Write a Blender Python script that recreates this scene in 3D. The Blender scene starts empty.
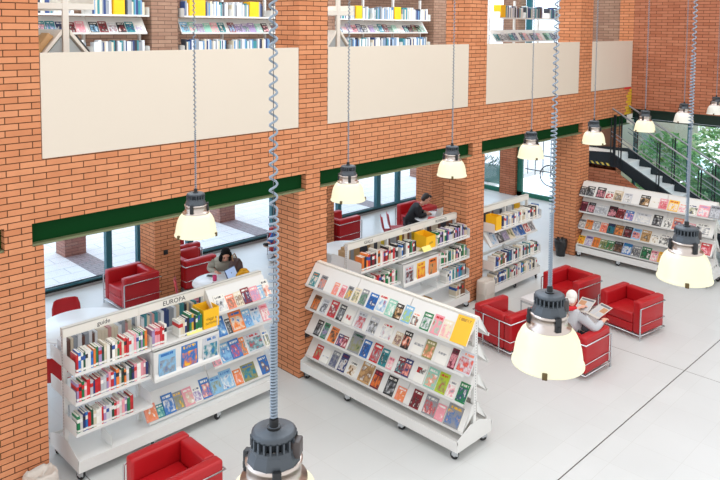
import bpy, bmesh, math, random
from mathutils import Matrix, Vector, Euler
R = random.Random(7)
SC = bpy.context.scene
COL = SC.collection
PI = math.pi

# ------------------------------------------------------------------ helpers
def lin(c):
    c = c / 255.0
    return c / 12.92 if c <= 0.04045 else ((c + 0.055) / 1.055) ** 2.4
def rgb(r, g, b): return (lin(r), lin(g), lin(b), 1.0)

class MB:
    """collects vertices and faces, then links them as one mesh object"""
    def __init__(s): s.v = []; s.f = []; s.m = []; s.sm = []
    def add(s, vs, fs, mat=0, smooth=False, M=None):
        o = len(s.v)
        for p in vs:
            p = Vector(p)
            s.v.append(tuple(M @ p) if M is not None else tuple(p))
        for f in fs:
            s.f.append([i + o for i in f]); s.m.append(mat); s.sm.append(smooth)
    def box(s, x0, x1, y0, y1, z0, z1, mat=0, M=None):
        vs = [(x0,y0,z0),(x1,y0,z0),(x1,y1,z0),(x0,y1,z0),(x0,y0,z1),(x1,y0,z1),(x1,y1,z1),(x0,y1,z1)]
        s.add(vs, [(3,2,1,0),(4,5,6,7),(0,1,5,4),(1,2,6,5),(2,3,7,6),(3,0,4,7)], mat, False, M)
    def rbox(s, x0, x1, y0, y1, z0, z1, r=0.02, seg=3, mat=0, M=None):
        bm = bmesh.new()
        bmesh.ops.create_cube(bm, size=1.0)
        for v in bm.verts:
            v.co = Vector(((x0+x1)/2 + v.co.x*(x1-x0), (y0+y1)/2 + v.co.y*(y1-y0), (z0+z1)/2 + v.co.z*(z1-z0)))
        bmesh.ops.bevel(bm, geom=list(bm.edges), offset=r, segments=seg, profile=0.5, affect='EDGES')
        bm.verts.index_update()
        s.add([v.co.copy() for v in bm.verts], [[v.index for v in f.verts] for f in bm.faces], mat, True, M)
        bm.free()
    def tube(s, pts, r, n=8, mat=0, M=None, caps=True, smooth=True):
        pts = [Vector(p) for p in pts]
        rs = r if isinstance(r, (list, tuple)) else [r]*len(pts)
        rings = []; nx = None
        for i, p in enumerate(pts):
            a = pts[max(i-1,0)]; b = pts[min(i+1,len(pts)-1)]
            t = (b-a).normalized()
            if nx is None:
                nx = t.orthogonal().normalized()
            nx = (nx - t*nx.dot(t))
            nx = nx.normalized() if nx.length > 1e-6 else t.orthogonal().normalized()
            ny = t.cross(nx)
            rings.append([p + (nx*math.cos(2*PI*k/n) + ny*math.sin(2*PI*k/n))*rs[i] for k in range(n)])
        vs = [q for ring in rings for q in ring]
        fs = []
        for i in range(len(pts)-1):
            for k in range(n):
                k2 = (k+1) % n
                fs.append((i*n+k, i*n+k2, (i+1)*n+k2, (i+1)*n+k))
        s.add(vs, fs, mat, smooth, M)
        if caps:
            s.add(rings[0], [tuple(range(n-1,-1,-1))], mat, False, M)
            s.add(rings[-1], [tuple(range(n))], mat, False, M)
    def lathe(s, prof, n=32, mat=0, M=None, smooth=True):
        vs = []; fs = []
        for (r, z) in prof:
            for k in range(n):
                vs.append((r*math.cos(2*PI*k/n), r*math.sin(2*PI*k/n), z))
        for i in range(len(prof)-1):
            for k in range(n):
                k2 = (k+1) % n
                fs.append((i*n+k, i*n+k2, (i+1)*n+k2, (i+1)*n+k))
        s.add(vs, fs, mat, smooth, M)
    def cyl(s, x, y, z0, z1, r, n=16, mat=0, M=None):
        s.tube([(x,y,z0),(x,y,z1)], r, n, mat, M)
    def prism(s, poly, axis, a, b, mat=0, M=None):
        """poly: 2D outline; axis 'x' -> (y,z) outline extruded a..b along x, 'y' -> (x,z), 'z' -> (x,y)"""
        def P(p, t):
            return {'x': (t,p[0],p[1]), 'y': (p[0],t,p[1]), 'z': (p[0],p[1],t)}[axis]
        n = len(poly)
        vs = [P(p,a) for p in poly] + [P(p,b) for p in poly]
        fs = [tuple(range(n-1,-1,-1)), tuple(range(n,2*n))] + [(i,(i+1)%n,n+(i+1)%n,n+i) for i in range(n)]
        s.add(vs, fs, mat, False, M)
    def ell(s, c, r, nu=12, nv=8, mat=0, M=None):
        vs = []; fs = []
        for j in range(nv+1):
            ph = PI*j/nv
            for k in range(nu):
                th = 2*PI*k/nu
                vs.append((c[0]+r[0]*math.sin(ph)*math.cos(th), c[1]+r[1]*math.sin(ph)*math.sin(th), c[2]+r[2]*math.cos(ph)))
        for j in range(nv):
            for k in range(nu):
                k2 = (k+1)%nu
                fs.append((j*nu+k, (j+1)*nu+k, (j+1)*nu+k2, j*nu+k2))
        s.add(vs, fs, mat, True, M)
    def mesh(s, name, mats):
        me = bpy.data.meshes.new(name)
        me.from_pydata(s.v, [], s.f)
        for m in (mats if isinstance(mats, (list, tuple)) else [mats]): me.materials.append(m)
        me.polygons.foreach_set('material_index', s.m)
        me.polygons.foreach_set('use_smooth', s.sm)
        me.update()
        return me
    def build(s, name, mats, parent=None, M=None):
        return link(name, s.mesh(name, mats), parent, M)

def link(name, me, parent=None, M=None):
    o = bpy.data.objects.new(name, me); COL.objects.link(o)
    if M is not None: o.matrix_basis = M
    if parent is not None: o.parent = parent
    return o
def fit(l):
    while len(l.split()) > 16 and ' the ' in l:
        i = l.rindex(' the '); l = l[:i] + l[i+4:]
    if len(l.split()) > 16: print('LONG', l)
    return l
def tag(o, label=None, cat=None, group=None, kind=None):
    if label: o['label'] = fit(label)
    if cat: o['category'] = cat
    if group: o['group'] = group
    if kind: o['kind'] = kind
    return o
def thing(name, label, cat, M=None, group=None):
    o = bpy.data.objects.new(name, None); COL.objects.link(o)
    o.empty_display_size = 0.1
    if M is not None: o.matrix_basis = M
    return tag(o, label, cat, group)
def TR(x, y, z, rz=0.0): return Matrix.Translation((x,y,z)) @ Matrix.Rotation(rz, 4, 'Z')
def copy_tree(o, M, label, group=None):
    r = o.copy(); COL.objects.link(r); r.matrix_basis = M; r['label'] = fit(label)
    if group: r['group'] = group
    for c in o.children:
        d = c.copy(); COL.objects.link(d); d.parent = r
        for g in c.children:
            e = g.copy(); COL.objects.link(e); e.parent = d
    return r
def ordinal(n):
    w = ['', 'first','second','third','fourth','fifth','sixth','seventh','eighth','ninth']
    if n < 10: return w[n]
    return str(n) + {1:'st',2:'nd',3:'rd'}.get(n % 10 if n % 100 not in (11,12,13) else 0, 'th')
def text_mesh(body, size, mat, name='lettering', bold=0.0):
    cu = bpy.data.curves.new(name, 'FONT'); cu.body = body; cu.size = size
    cu.align_x = 'CENTER'; cu.align_y = 'CENTER'; cu.extrude = 0.0008; cu.offset = bold; cu.resolution_u = 3
    o = bpy.data.objects.new(name, cu); COL.objects.link(o)
    bpy.context.view_layer.update()
    me = bpy.data.meshes.new_from_object(o.evaluated_get(bpy.context.evaluated_depsgraph_get()))
    bpy.data.objects.remove(o); bpy.data.curves.remove(cu)
    me.name = name; me.materials.clear(); me.materials.append(mat)
    return me

# ------------------------------------------------------------------ materials
MATS = {}
def mat(name, col, rough=0.5, metal=0.0, spec=0.5, noise=0.0, nscale=20.0, bump=0.0, coat=0.0):
    if name in MATS: return MATS[name]
    m = bpy.data.materials.new(name); m.use_nodes = True; nt = m.node_tree
    b = nt.nodes['Principled BSDF']
    b.inputs['Base Color'].default_value = col; b.inputs['Roughness'].default_value = rough
    b.inputs['Metallic'].default_value = metal; b.inputs['Specular IOR Level'].default_value = spec
    b.inputs['Coat Weight'].default_value = coat
    if noise or bump:
        tc = nt.nodes.new('ShaderNodeTexCoord'); nz = nt.nodes.new('ShaderNodeTexNoise')
        nz.inputs['Scale'].default_value = nscale; nz.inputs['Detail'].default_value = 3
        nt.links.new(tc.outputs['Object'], nz.inputs['Vector'])
        if noise:
            mx = nt.nodes.new('ShaderNodeMix'); mx.data_type = 'RGBA'
            mx.inputs[6].default_value = tuple(c*(1-noise) for c in col[:3]) + (1,)
            mx.inputs[7].default_value = tuple(min(1,c*(1+noise)) for c in col[:3]) + (1,)
            nt.links.new(nz.outputs['Fac'], mx.inputs[0]); nt.links.new(mx.outputs[2], b.inputs['Base Color'])
        if bump:
            bp = nt.nodes.new('ShaderNodeBump'); bp.inputs['Strength'].default_value = bump; bp.inputs['Distance'].default_value = 0.01
            nt.links.new(nz.outputs['Fac'], bp.inputs['Height']); nt.links.new(bp.outputs['Normal'], b.inputs['Normal'])
    MATS[name] = m
    return m

def brick_mat(name, c1, c2, cm, bw=0.27, rh=0.069, ms=0.0055, ox=0.0, oz=0.0):
    m = bpy.data.materials.new(name); m.use_nodes = True; nt = m.node_tree; N = nt.nodes; L = nt.links
    b = N['Principled BSDF']; b.inputs['Roughness'].default_value = 0.85; b.inputs['Specular IOR Level'].default_value = 0.15
    g = N.new('ShaderNodeNewGeometry')
    sp = N.new('ShaderNodeSeparateXYZ'); L.new(g.outputs['Position'], sp.inputs[0])
    sn = N.new('ShaderNodeSeparateXYZ'); L.new(g.outputs['True Normal'], sn.inputs[0])
    ab = N.new('ShaderNodeMath'); ab.operation = 'ABSOLUTE'; L.new(sn.outputs[0], ab.inputs[0])
    gt = N.new('ShaderNodeMath'); gt.operation = 'GREATER_THAN'; gt.inputs[1].default_value = 0.5; L.new(ab.outputs[0], gt.inputs[0])
    mx = N.new('ShaderNodeMix'); mx.data_type = 'FLOAT'
    L.new(gt.outputs[0], mx.inputs[0]); L.new(sp.outputs[0], mx.inputs[2]); L.new(sp.outputs[1], mx.inputs[3])
    cb = N.new('ShaderNodeCombineXYZ'); L.new(mx.outputs[0], cb.inputs[0]); L.new(sp.outputs[2], cb.inputs[1])
    of = N.new('ShaderNodeVectorMath'); of.operation = 'ADD'; of.inputs[1].default_value = (10+ox, 10+oz, 0); L.new(cb.outputs[0], of.inputs[0])
    bt = N.new('ShaderNodeTexBrick'); bt.offset = 0.5; bt.offset_frequency = 2
    bt.inputs['Scale'].default_value = 1.0; bt.inputs['Brick Width'].default_value = bw; bt.inputs['Row Height'].default_value = rh
    bt.inputs['Mortar Size'].default_value = ms; bt.inputs['Mortar Smooth'].default_value = 0.25; bt.inputs['Bias'].default_value = 0.0
    bt.inputs['Color1'].default_value = c1; bt.inputs['Color2'].default_value = c2; bt.inputs['Mortar'].default_value = cm
    L.new(of.outputs[0], bt.inputs['Vector'])
    nz = N.new('ShaderNodeTexNoise'); nz.inputs['Scale'].default_value = 6.0; nz.inputs['Detail'].default_value = 4; L.new(g.outputs['Position'], nz.inputs['Vector'])
    mr = N.new('ShaderNodeMapRange'); mr.inputs[3].default_value = 0.86; mr.inputs[4].default_value = 1.14; L.new(nz.outputs['Fac'], mr.inputs[0])
    ml = N.new('ShaderNodeVectorMath'); ml.operation = 'SCALE'; L.new(bt.outputs['Color'], ml.inputs[0]); L.new(mr.outputs[0], ml.inputs['Scale'])
    L.new(ml.outputs[0], b.inputs['Base Color'])
    bp = N.new('ShaderNodeBump'); bp.inputs['Strength'].default_value = 0.6; bp.inputs['Distance'].default_value = 0.006; bp.invert = True
    L.new(bt.outputs['Fac'], bp.inputs['Height']); L.new(bp.outputs['Normal'], b.inputs['Normal'])
    return m

def floor_mat():
    m = bpy.data.materials.new('resin_floor'); m.use_nodes = True; nt = m.node_tree; N = nt.nodes; L = nt.links
    b = N['Principled BSDF']; b.inputs['Roughness'].default_value = 0.32; b.inputs['Specular IOR Level'].default_value = 0.35
    g = N.new('ShaderNodeNewGeometry')
    bt = N.new('ShaderNodeTexBrick'); bt.offset = 0.0; bt.inputs['Scale'].default_value = 1.0
    bt.inputs['Brick Width'].default_value = 0.6; bt.inputs['Row Height'].default_value = 0.6
    bt.inputs['Mortar Size'].default_value = 0.003; bt.inputs['Mortar Smooth'].default_value = 0.3
    bt.inputs['Color1'].default_value = rgb(209,211,209); bt.inputs['Color2'].default_value = rgb(212,214,212); bt.inputs['Mortar'].default_value = rgb(201,202,198)
    L.new(g.outputs['Position'], bt.inputs['Vector'])
    nz = N.new('ShaderNodeTexNoise'); nz.inputs['Scale'].default_value = 1.3; nz.inputs['Detail'].default_value = 6; L.new(g.outputs['Position'], nz.inputs['Vector'])
    mr = N.new('ShaderNodeMapRange'); mr.inputs[3].default_value = 0.93; mr.inputs[4].default_value = 1.05; L.new(nz.outputs['Fac'], mr.inputs[0])
    ml = N.new('ShaderNodeVectorMath'); ml.operation = 'SCALE'; L.new(bt.outputs['Color'], ml.inputs[0]); L.new(mr.outputs[0], ml.inputs['Scale'])
    # expansion joints of the floor
    sp = N.new('ShaderNodeSeparateXYZ'); L.new(g.outputs['Position'], sp.inputs[0])
    cur = ml.outputs[0]
    for ax, pos, w, dark in ((1, 3.86, 0.007, 0.12), (0, 10.77, 0.005, 0.3), (0, 3.30, 0.005, 0.3)):
        sb = N.new('ShaderNodeMath'); sb.operation = 'SUBTRACT'; sb.inputs[1].default_value = pos; L.new(sp.outputs[ax], sb.inputs[0])
        a = N.new('ShaderNodeMath'); a.operation = 'ABSOLUTE'; L.new(sb.outputs[0], a.inputs[0])
        lt = N.new('ShaderNodeMath'); lt.operation = 'LESS_THAN'; lt.inputs[1].default_value = w; L.new(a.outputs[0], lt.inputs[0])
        mx = N.new('ShaderNodeMix'); mx.data_type = 'RGBA'; mx.inputs[7].default_value = (dark*0.45, dark*0.4, dark*0.36, 1)
        L.new(lt.outputs[0], mx.inputs[0]); L.new(cur, mx.inputs[6]); cur = mx.outputs[2]
    L.new(cur, b.inputs['Base Color'])
    return m

def glass_mat(name, tint, gloss=0.06):
    m = bpy.data.materials.new(name); m.use_nodes = True; nt = m.node_tree; N = nt.nodes; L = nt.links
    N.remove(N['Principled BSDF'])
    t = N.new('ShaderNodeBsdfTransparent'); t.inputs[0].default_value = tint
    g = N.new('ShaderNodeBsdfGlossy'); g.inputs['Roughness'].default_value = 0.03
    mx = N.new('ShaderNodeMixShader'); mx.inputs[0].default_value = gloss
    L.new(t.outputs[0], mx.inputs[1]); L.new(g.outputs[0], mx.inputs[2]); L.new(mx.outputs[0], N['Material Output'].inputs[0])
    return m

def emit_mat(name, col, strength, base=(0.8,0.8,0.75,1)):
    m = bpy.data.materials.new(name); m.use_nodes = True; b = m.node_tree.nodes['Principled BSDF']
    b.inputs['Base Color'].default_value = base; b.inputs['Roughness'].default_value = 0.25
    b.inputs['Emission Color'].default_value = col; b.inputs['Emission Strength'].default_value = strength
    return m

def spine_mat():
    m = bpy.data.materials.new('book_spine'); m.use_nodes = True; nt = m.node_tree; N = nt.nodes; L = nt.links
    b = N['Principled BSDF']; b.inputs['Roughness'].default_value = 0.4
    oi = N.new('ShaderNodeObjectInfo'); tc = N.new('ShaderNodeTexCoord')
    sp = N.new('ShaderNodeSeparateXYZ'); L.new(tc.outputs['Generated'], sp.inputs[0])
    at = N.new('ShaderNodeAttribute'); at.attribute_type = 'OBJECT'; at.attribute_name = 'band_ink'
    def band(lo, hi):
        a = N.new('ShaderNodeMath'); a.operation = 'GREATER_THAN'; a.inputs[1].default_value = lo; L.new(sp.outputs[2], a.inputs[0])
        c = N.new('ShaderNodeMath'); c.operation = 'LESS_THAN'; c.inputs[1].default_value = hi; L.new(sp.outputs[2], c.inputs[0])
        d = N.new('ShaderNodeMath'); d.operation = 'MULTIPLY'; L.new(a.outputs[0], d.inputs[0]); L.new(c.outputs[0], d.inputs[1])
        return d.outputs[0]
    cur = oi.outputs['Color']
    def over(fac, src=None, col=None):
        nonlocal cur
        mx = N.new('ShaderNodeMix'); mx.data_type = 'RGBA'; L.new(fac, mx.inputs[0]); L.new(cur, mx.inputs[6])
        if src is not None: L.new(src, mx.inputs[7])
        else: mx.inputs[7].default_value = col
        cur = mx.outputs[2]
    over(band(0.60, 0.82), at.outputs['Color'])
    over(band(0.05, 0.17), None, rgb(232,230,224))
    L.new(cur, b.inputs['Base Color'])
    return m

def cover_mat():
    """front covers: ground colour, a mottled picture and broken lines of print; the inks are properties of each magazine"""
    m = bpy.data.materials.new('printed_cover'); m.use_nodes = True; nt = m.node_tree; N = nt.nodes; L = nt.links
    b = N['Principled BSDF']; b.inputs['Roughness'].default_value = 0.3
    tc = N.new('ShaderNodeTexCoord'); oi = N.new('ShaderNodeObjectInfo')
    sp = N.new('ShaderNodeSeparateXYZ'); L.new(tc.outputs['Generated'], sp.inputs[0])
    def attr(n):
        a = N.new('ShaderNodeAttribute'); a.attribute_type = 'OBJECT'; a.attribute_name = n; return a
    g, p, q, lay = attr('ground_ink'), attr('picture_ink'), attr('title_ink'), attr('layout')
    ls = N.new('ShaderNodeSeparateXYZ'); L.new(lay.outputs['Vector'], ls.inputs[0])
    sd = N.new('ShaderNodeMath'); sd.operation = 'MULTIPLY'; sd.inputs[1].default_value = 57.0; L.new(oi.outputs['Random'], sd.inputs[0])
    cb = N.new('ShaderNodeCombineXYZ'); L.new(sd.outputs[0], cb.inputs[1])
    ad = N.new('ShaderNodeVectorMath'); ad.operation = 'ADD'; L.new(tc.outputs['Generated'], ad.inputs[0]); L.new(cb.outputs[0], ad.inputs[1])
    nz = N.new('ShaderNodeTexNoise'); nz.inputs['Scale'].default_value = 3.6; nz.inputs['Detail'].default_value = 4; nz.inputs['Roughness'].default_value = 0.55; L.new(ad.outputs[0], nz.inputs['Vector'])
    def M(op, a, bb):
        n = N.new('ShaderNodeMath'); n.operation = op
        for i, x in enumerate((a, bb)):
            if isinstance(x, (int, float)): n.inputs[i].default_value = x
            else: L.new(x, n.inputs[i])
        return n.outputs[0]
    # picture area: v between layout.x and layout.y
    inside = M('MULTIPLY', M('MULTIPLY', M('GREATER_THAN', sp.outputs[2], ls.outputs[0]), M('LESS_THAN', sp.outputs[2], ls.outputs[1])),
               M('MULTIPLY', M('GREATER_THAN', sp.outputs[0], 0.06), M('LESS_THAN', sp.outputs[0], 0.94)))
    def ramp(a, c):
        r = N.new('ShaderNodeMapRange'); r.inputs[1].default_value = a; r.inputs[2].default_value = c; L.new(nz.outputs['Fac'], r.inputs[0]); return r.outputs[0]
    blob = ramp(0.40, 0.58); blob2 = ramp(0.56, 0.68)
    cur = g.outputs['Color']
    def over(fac, src):
        nonlocal cur
        mx = N.new('ShaderNodeMix'); mx.data_type = 'RGBA'; L.new(fac, mx.inputs[0]); L.new(cur, mx.inputs[6]); L.new(src, mx.inputs[7]); cur = mx.outputs[2]
    over(M('MULTIPLY', inside, blob), p.outputs['Color'])
    over(M('MULTIPLY', inside, blob2), q.outputs['Color'])
    # title print
    nt2 = N.new('ShaderNodeTexNoise'); nt2.inputs['Scale'].default_value = 1.0
    vm = N.new('ShaderNodeVectorMath'); vm.operation = 'MULTIPLY'; vm.inputs[1].default_value = (16, 1, 3); L.new(ad.outputs[0], vm.inputs[0]); L.new(vm.outputs[0], nt2.inputs['Vector'])
    tl = M('MULTIPLY', M('GREATER_THAN', sp.outputs[2], 0.80), M('LESS_THAN', sp.outputs[2], 0.91))
    tl = M('MULTIPLY', tl, M('MULTIPLY', M('GREATER_THAN', sp.outputs[0], 0.12), M('LESS_THAN', sp.outputs[0], 0.86)))
    over(M('MULTIPLY', M('MULTIPLY', tl, M('GREATER_THAN', nt2.outputs['Fac'], 0.46)), ls.outputs[2]), q.outputs['Color'])
    L.new(cur, b.inputs['Base Color'])
    return m

BRICK = brick_mat('facade_brick', rgb(212,144,104), rgb(199,129,90), rgb(84,54,36))
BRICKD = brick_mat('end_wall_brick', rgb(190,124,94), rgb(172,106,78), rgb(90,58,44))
BRICKO = brick_mat('outdoor_brick', rgb(178,140,126), rgb(160,118,106), rgb(116,92,86))
FLOOR = floor_mat()
SPINE = spine_mat(); COVER = cover_mat()
PAGES = mat('paper_pages', rgb(236,232,222), 0.8)
WHITE = mat('white_enamel_steel', rgb(226,225,221), 0.4, noise=0.02, nscale=3)
CREAM = mat('cream_panel', rgb(216,204,188), 0.6, noise=0.015, nscale=2)
HEAD = mat('cream_header', rgb(230,226,216), 0.5)
RED = mat('red_leather', rgb(176,20,28), 0.38, spec=0.45, noise=0.06, nscale=9, bump=0.08)
REDP = mat('red_plastic', rgb(184,18,28), 0.35)
CHROME = mat('chrome_tube', rgb(205,208,212), 0.18, metal=1.0)
STEEL = mat('brushed_steel', rgb(196,184,176), 0.3, metal=1.0)
DGREY = mat('grey_cast_metal', rgb(74,80,86), 0.45, metal=0.3)
DARK = mat('black_rubber', rgb(26,27,29), 0.5)
GREEN = mat('dark_green_steel', rgb(0,58,20), 0.75, spec=0.15)
GREENF = mat('flange_edge_steel', rgb(112,118,84), 0.5)
DGREEN = mat('end_beam_steel', rgb(8,44,34), 0.45)
TEAL = mat('teal_window_frame', rgb(36,100,112), 0.4)
SILLM = mat('dark_frame_base', rgb(14,36,34), 0.5)
GLASS = glass_mat('window_glass', (0.95,0.98,0.99,1), 0.05)
RGLASS = glass_mat('railing_glass', (0.72,0.9,0.92,1), 0.08)
YELLOW = mat('yellow_cardboard', rgb(246,190,24), 0.55, noise=0.03, nscale=8)
YPAPER = mat('pale_yellow_card', rgb(240,232,140), 0.7)
INK = mat('black_lettering', rgb(40,40,42), 0.6)
INKO = mat('brown_lettering', rgb(150,104,20), 0.6)
COILM = mat('grey_coil_cable', rgb(136,148,160), 0.4)
CABLE = mat('dark_cable', rgb(78,80,84), 0.5)
BELL = emit_mat('lit_white_bell', (1.0,0.95,0.60,1), 0.52, (0.28,0.28,0.25,1))
BELLOFF = mat('unlit_white_bell', rgb(226,226,214), 0.3)
CLIP = mat('bronze_clip', rgb(96,78,44), 0.5, metal=0.4)
TABLEW = mat('white_table_laminate', rgb(232,232,232), 0.35)
PAVE = None

# ------------------------------------------------------------------ setting
def struct(name, mb, m, kind='structure'):
    o = mb.build(name, m); o['kind'] = kind; return o
BRICKU = brick_mat('hazed_upper_brick', rgb(168,136,116), rgb(150,116,98), rgb(104,82,72))  # same brick as the facade, with upper floor haze put into its colour
def sbox(name, x0,x1,y0,y1,z0,z1, m):
    b = MB(); b.box(x0,x1,y0,y1,z0,z1); return struct(name, b, m)

YF = 7.69        # face of the brick facade
XE = 17.18       # face of the end wall
YB, YW = 11.82, 13.40
ZM, ZU = 2.99, 3.64
PIL = [(2.0,2.914),(6.478,7.015),(10.46,11.0),(14.52,15.077)]

RECESS = {2.0:(2.52,2.796),6.478:(6.606,6.875),10.46:(10.62,10.90),14.52:(14.75,15.0)}
sbox('floor', -3, 18.6, -3, YW, -0.12, 0.0, FLOOR)
for x0, x1 in PIL:
    b = MB()
    b.box(x0,x1,YF,YF+0.54,0,2.74); r0, r1 = RECESS[x0]; b.box(r0,r1,YF,YF+0.54,2.74,2.995); b.box(x0,x1,YF,YF+0.54,2.995,8.6)
    struct('brick_pillar', b, BRICK)
for x0, x1 in ((6.478,7.015),(10.46,11.0),(14.52,15.06),(18.5,18.9)):
    sbox('brick_pillar', x0,x1,YB,YB+0.54,0,3.0, BRICKD if x0 > 17 else BRICK)
    sbox('brick_pillar', x0,x1,YB,YB+0.54,3.64,7.2, BRICKU)
# spandrel bands of the facade, steel beams under them and the cream parapet panels above
spans = [(-3,2.0),(2.914,6.478),(7.015,10.46),(11.0,14.52),(15.077,XE)]
beams = [(-3,2.52),(2.796,6.606),(6.875,10.62),(10.90,14.75),(15.0,XE)]
b = MB()
for x0, x1 in spans:
    b.box(x0,x1,YF,YF+0.36,2.995,3.668)
struct('wall_left', b, BRICK)
for i, (x0, x1) in enumerate(beams):
    b = MB()
    b.box(x0+0.004,x1-0.004,YF+0.10,YF+0.13,2.75,2.985,0)
    b.box(x0+0.004,x1-0.004,YF+0.02,YF+0.24,2.742,2.766,1)
    b.box(x0+0.004,x1-0.004,YF+0.03,YF+0.24,2.98,2.993,0)
    struct('steel_beam', b, [GREEN, GREENF])
for x0, x1 in ((-3,1.98),(2.925,6.468),(7.025,10.45),(11.012,14.508),(15.087,XE-0.02)):
    b = MB(); b.box(x0,x1,YF+0.005,YF+0.035,3.672,4.80); struct('wall_panel', b, CREAM)
# mezzanine floor slab, its upper floor finish, upper ceiling
sbox('ceiling', -3,18.6,YF+0.36,YW,3.02,3.58, mat('white_ceiling', rgb(228,228,226), 0.8))
sbox('floor_upper', -3,18.6,YF+0.04,YW,3.58,3.638, mat('upper_floor', rgb(190,190,190), 0.5))
sbox('ceiling_upper', -3,18.7,YF+0.6,YW+0.3,7.2,7.4, mat('white_ceiling', rgb(228,228,226), 0.8))
# end wall
b = MB(); b.box(XE,XE+0.35,-3,YF+0.0,3.13,8.6); struct('wall_right', b, BRICKD)
b = MB(); b.box(XE+0.04,XE+0.35,YF+0.36,9.1,0,3.0); struct('wall_right', b, BRICKD)
b = MB(); b.box(XE,XE+0.35,YF,YF+0.36,2.995,8.6); struct('wall_right', b, BRICK)
b = MB(); b.box(XE+0.06,XE+0.09,-3,YF-0.02,2.9,3.11); b.box(XE-0.02,XE+0.2,-3,YF-0.02,2.865,2.89); b.box(XE-0.02,XE+0.2,-3,YF-0.02,3.10,3.126)
struct('steel_beam', b, DGREEN)
# glazed foot of the end wall
b = MB()
for y in (-3,-1.4,0.2,1.8,3.4,5.0,6.3,7.6): b.box(XE+0.05,XE+0.13,y-0.03,y+0.03,0,2.86,1)
b.box(XE+0.05,XE+0.13,-3,7.6,0,0.1,1); b.box(XE+0.08,XE+0.09,-3,7.6,0.1,2.86,0)
struct('window_1', b, [GLASS, TEAL])
# stairwell walls
sbox('wall_stairwell', 16.1,XE+0.04,8.97,9.1,0,3.0, BRICKD)
b = MB(); b.prism([(5.9,0),(5.9,0.75),(7.58,1.72),(8.96,1.74),(8.96,0)], 'x', 16.14, 16.2)
struct('wall_stairwell', b, BRICKD)
# windows at the back of the reading zone
def window(n, x0, x1, mull, y=YW, z0=0.13, z1=3.0, sash=None):
    b = MB()
    b.box(x0,x1,y,y+0.02+0.06,0.0,z0,2); b.box(x0,x1,y-0.02,y+0.08,z0-0.035,z0,1); b.box(x0,x1,y,y+0.08,z1-0.08,z1,1)
    for xa, xb in mull: b.box(xa,xb,y-0.02,y+0.09,z0,z1,1)
    b.box(x0,x1,y+0.03,y+0.04,z0,z1,0)
    struct('window_%d' % n, b, [GLASS, TEAL, SILLM])
window(2, -3, 6.85, [(-1,-0.85),(2.4,2.55),(6.28,6.40)])
window(3, 6.85, 10.7, [(6.95,7.05),(8.12,8.26),(10.42,10.57)])
window(4, 10.7, 14.6, [(12.6,12.72),(14.06,14.22)])
window(5, 14.6, 18.6, [(14.90,15.04),(17.2,17.3),(18.45,18.6)])
sbox('wall_back', -3,17.0,YW-0.1,YW+0.2,3.64,7.2, BRICKU)
sbox('wall_right', XE+0.04,XE+0.35,YF+0.36,9.2,3.64,8.6, BRICKU)
b = MB()
for ya, yb_ in ((13.3,13.4),(11.45,11.62),(9.6,9.7)): b.box(18.6,18.69,ya,yb_,3.64,7.2,1)
b.box(18.6,18.69,9.2,13.4,3.64,3.9,1); b.box(18.63,18.64,9.2,13.4,3.9,7.2,0)
struct('window_6', b, [GLASS, TEAL])
# glazed side wall beyond the third opening
b = MB()
for ya, yb in ((13.3,13.4),(12.37,12.45),(11.64,11.80),(10.5,10.58),(9.3,9.4)): b.box(18.6,18.69,ya,yb,0,3.0,1)
for ya, yb in ((9.3,11.8),(12.37,13.4)):
    b.box(18.6,18.69,ya,yb,0,0.13,1); b.box(18.6,18.69,ya,yb,2.9,3.0,1); b.box(18.64,18.65,ya,yb,0.13,2.9,0)
struct('window_7', b, [GLASS, mat('green_window_frame', rgb(14,104,84), 0.4)])
sbox('wall_side', XE+0.35,18.69,9.1,9.3,0,3.0, BRICKD)
sbox('baseboard_back', -3,18.5,YW-0.03,YW-0.022,0.0,0.05, mat('grey_skirting', rgb(150,152,150), 0.5))
# sockets on the pillars
for (x,y,z,ax) in ((6.70,YB,0.86,'y'),(6.63,YF,0.62,'y'),(10.6,YB,0.95,'y')):
    o = MB(); o.rbox(x-0.045,x+0.045,y-0.016,y,z-0.045,z+0.045,0.006,2); o.rbox(x-0.025,x+0.025,y-0.02,y-0.012,z-0.025,z+0.025,0.003,2)
    lab = {6.70:'small black wall socket on the back pillar beside the red armchair', 6.63:'small black wall socket low on the pillar beside the magazine case', 10.6:'small dark wall socket on the back pillar behind the potted plant'}[x]
    tag(o.build('wall_socket', DARK), lab, 'socket')
# yellow and red painted bricks at the end of the facade
b = MB()
for k in range(9):
    z = 2.998 + 0.069*k
    w = [0.36,0.27,0.33,0.2,0.3,0.22,0.28,0.2,0.12][k]
    b.box(XE-w,XE-0.01,YF-0.006,YF,z+0.006,z+0.063,0)
b.box(XE-0.42,XE-0.05,YF-0.007,YF,3.625,3.668,1)
struct('wall_marking', b, [mat('yellow_paint', rgb(214,178,40), 0.6), mat('red_paint', rgb(205,40,40), 0.6)])

# ------------------------------------------------------------------ outside
def pave_mat(name, c, mc, bw, rh):
    m = bpy.data.materials.new(name); m.use_nodes = True; nt = m.node_tree
    bt = nt.nodes.new('ShaderNodeTexBrick'); g = nt.nodes.new('ShaderNodeNewGeometry')
    bt.inputs['Scale'].default_value = 1; bt.inputs['Brick Width'].default_value = bw; bt.inputs['Row Height'].default_value = rh; bt.inputs['Mortar Size'].default_value = 0.012
    bt.inputs['Color1'].default_value = c; bt.inputs['Color2'].default_value = tuple(x*0.96 for x in c[:3])+(1,); bt.inputs['Mortar'].default_value = mc
    nt.links.new(g.outputs['Position'], bt.inputs['Vector']); nt.links.new(bt.outputs['Color'], nt.nodes['Principled BSDF'].inputs['Base Color'])
    nt.nodes['Principled BSDF'].inputs['Roughness'].default_value = 0.8
    return m
PAVE = pave_mat('pale_paving', rgb(242,244,248), rgb(206,212,220), 0.8, 0.4)
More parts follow.
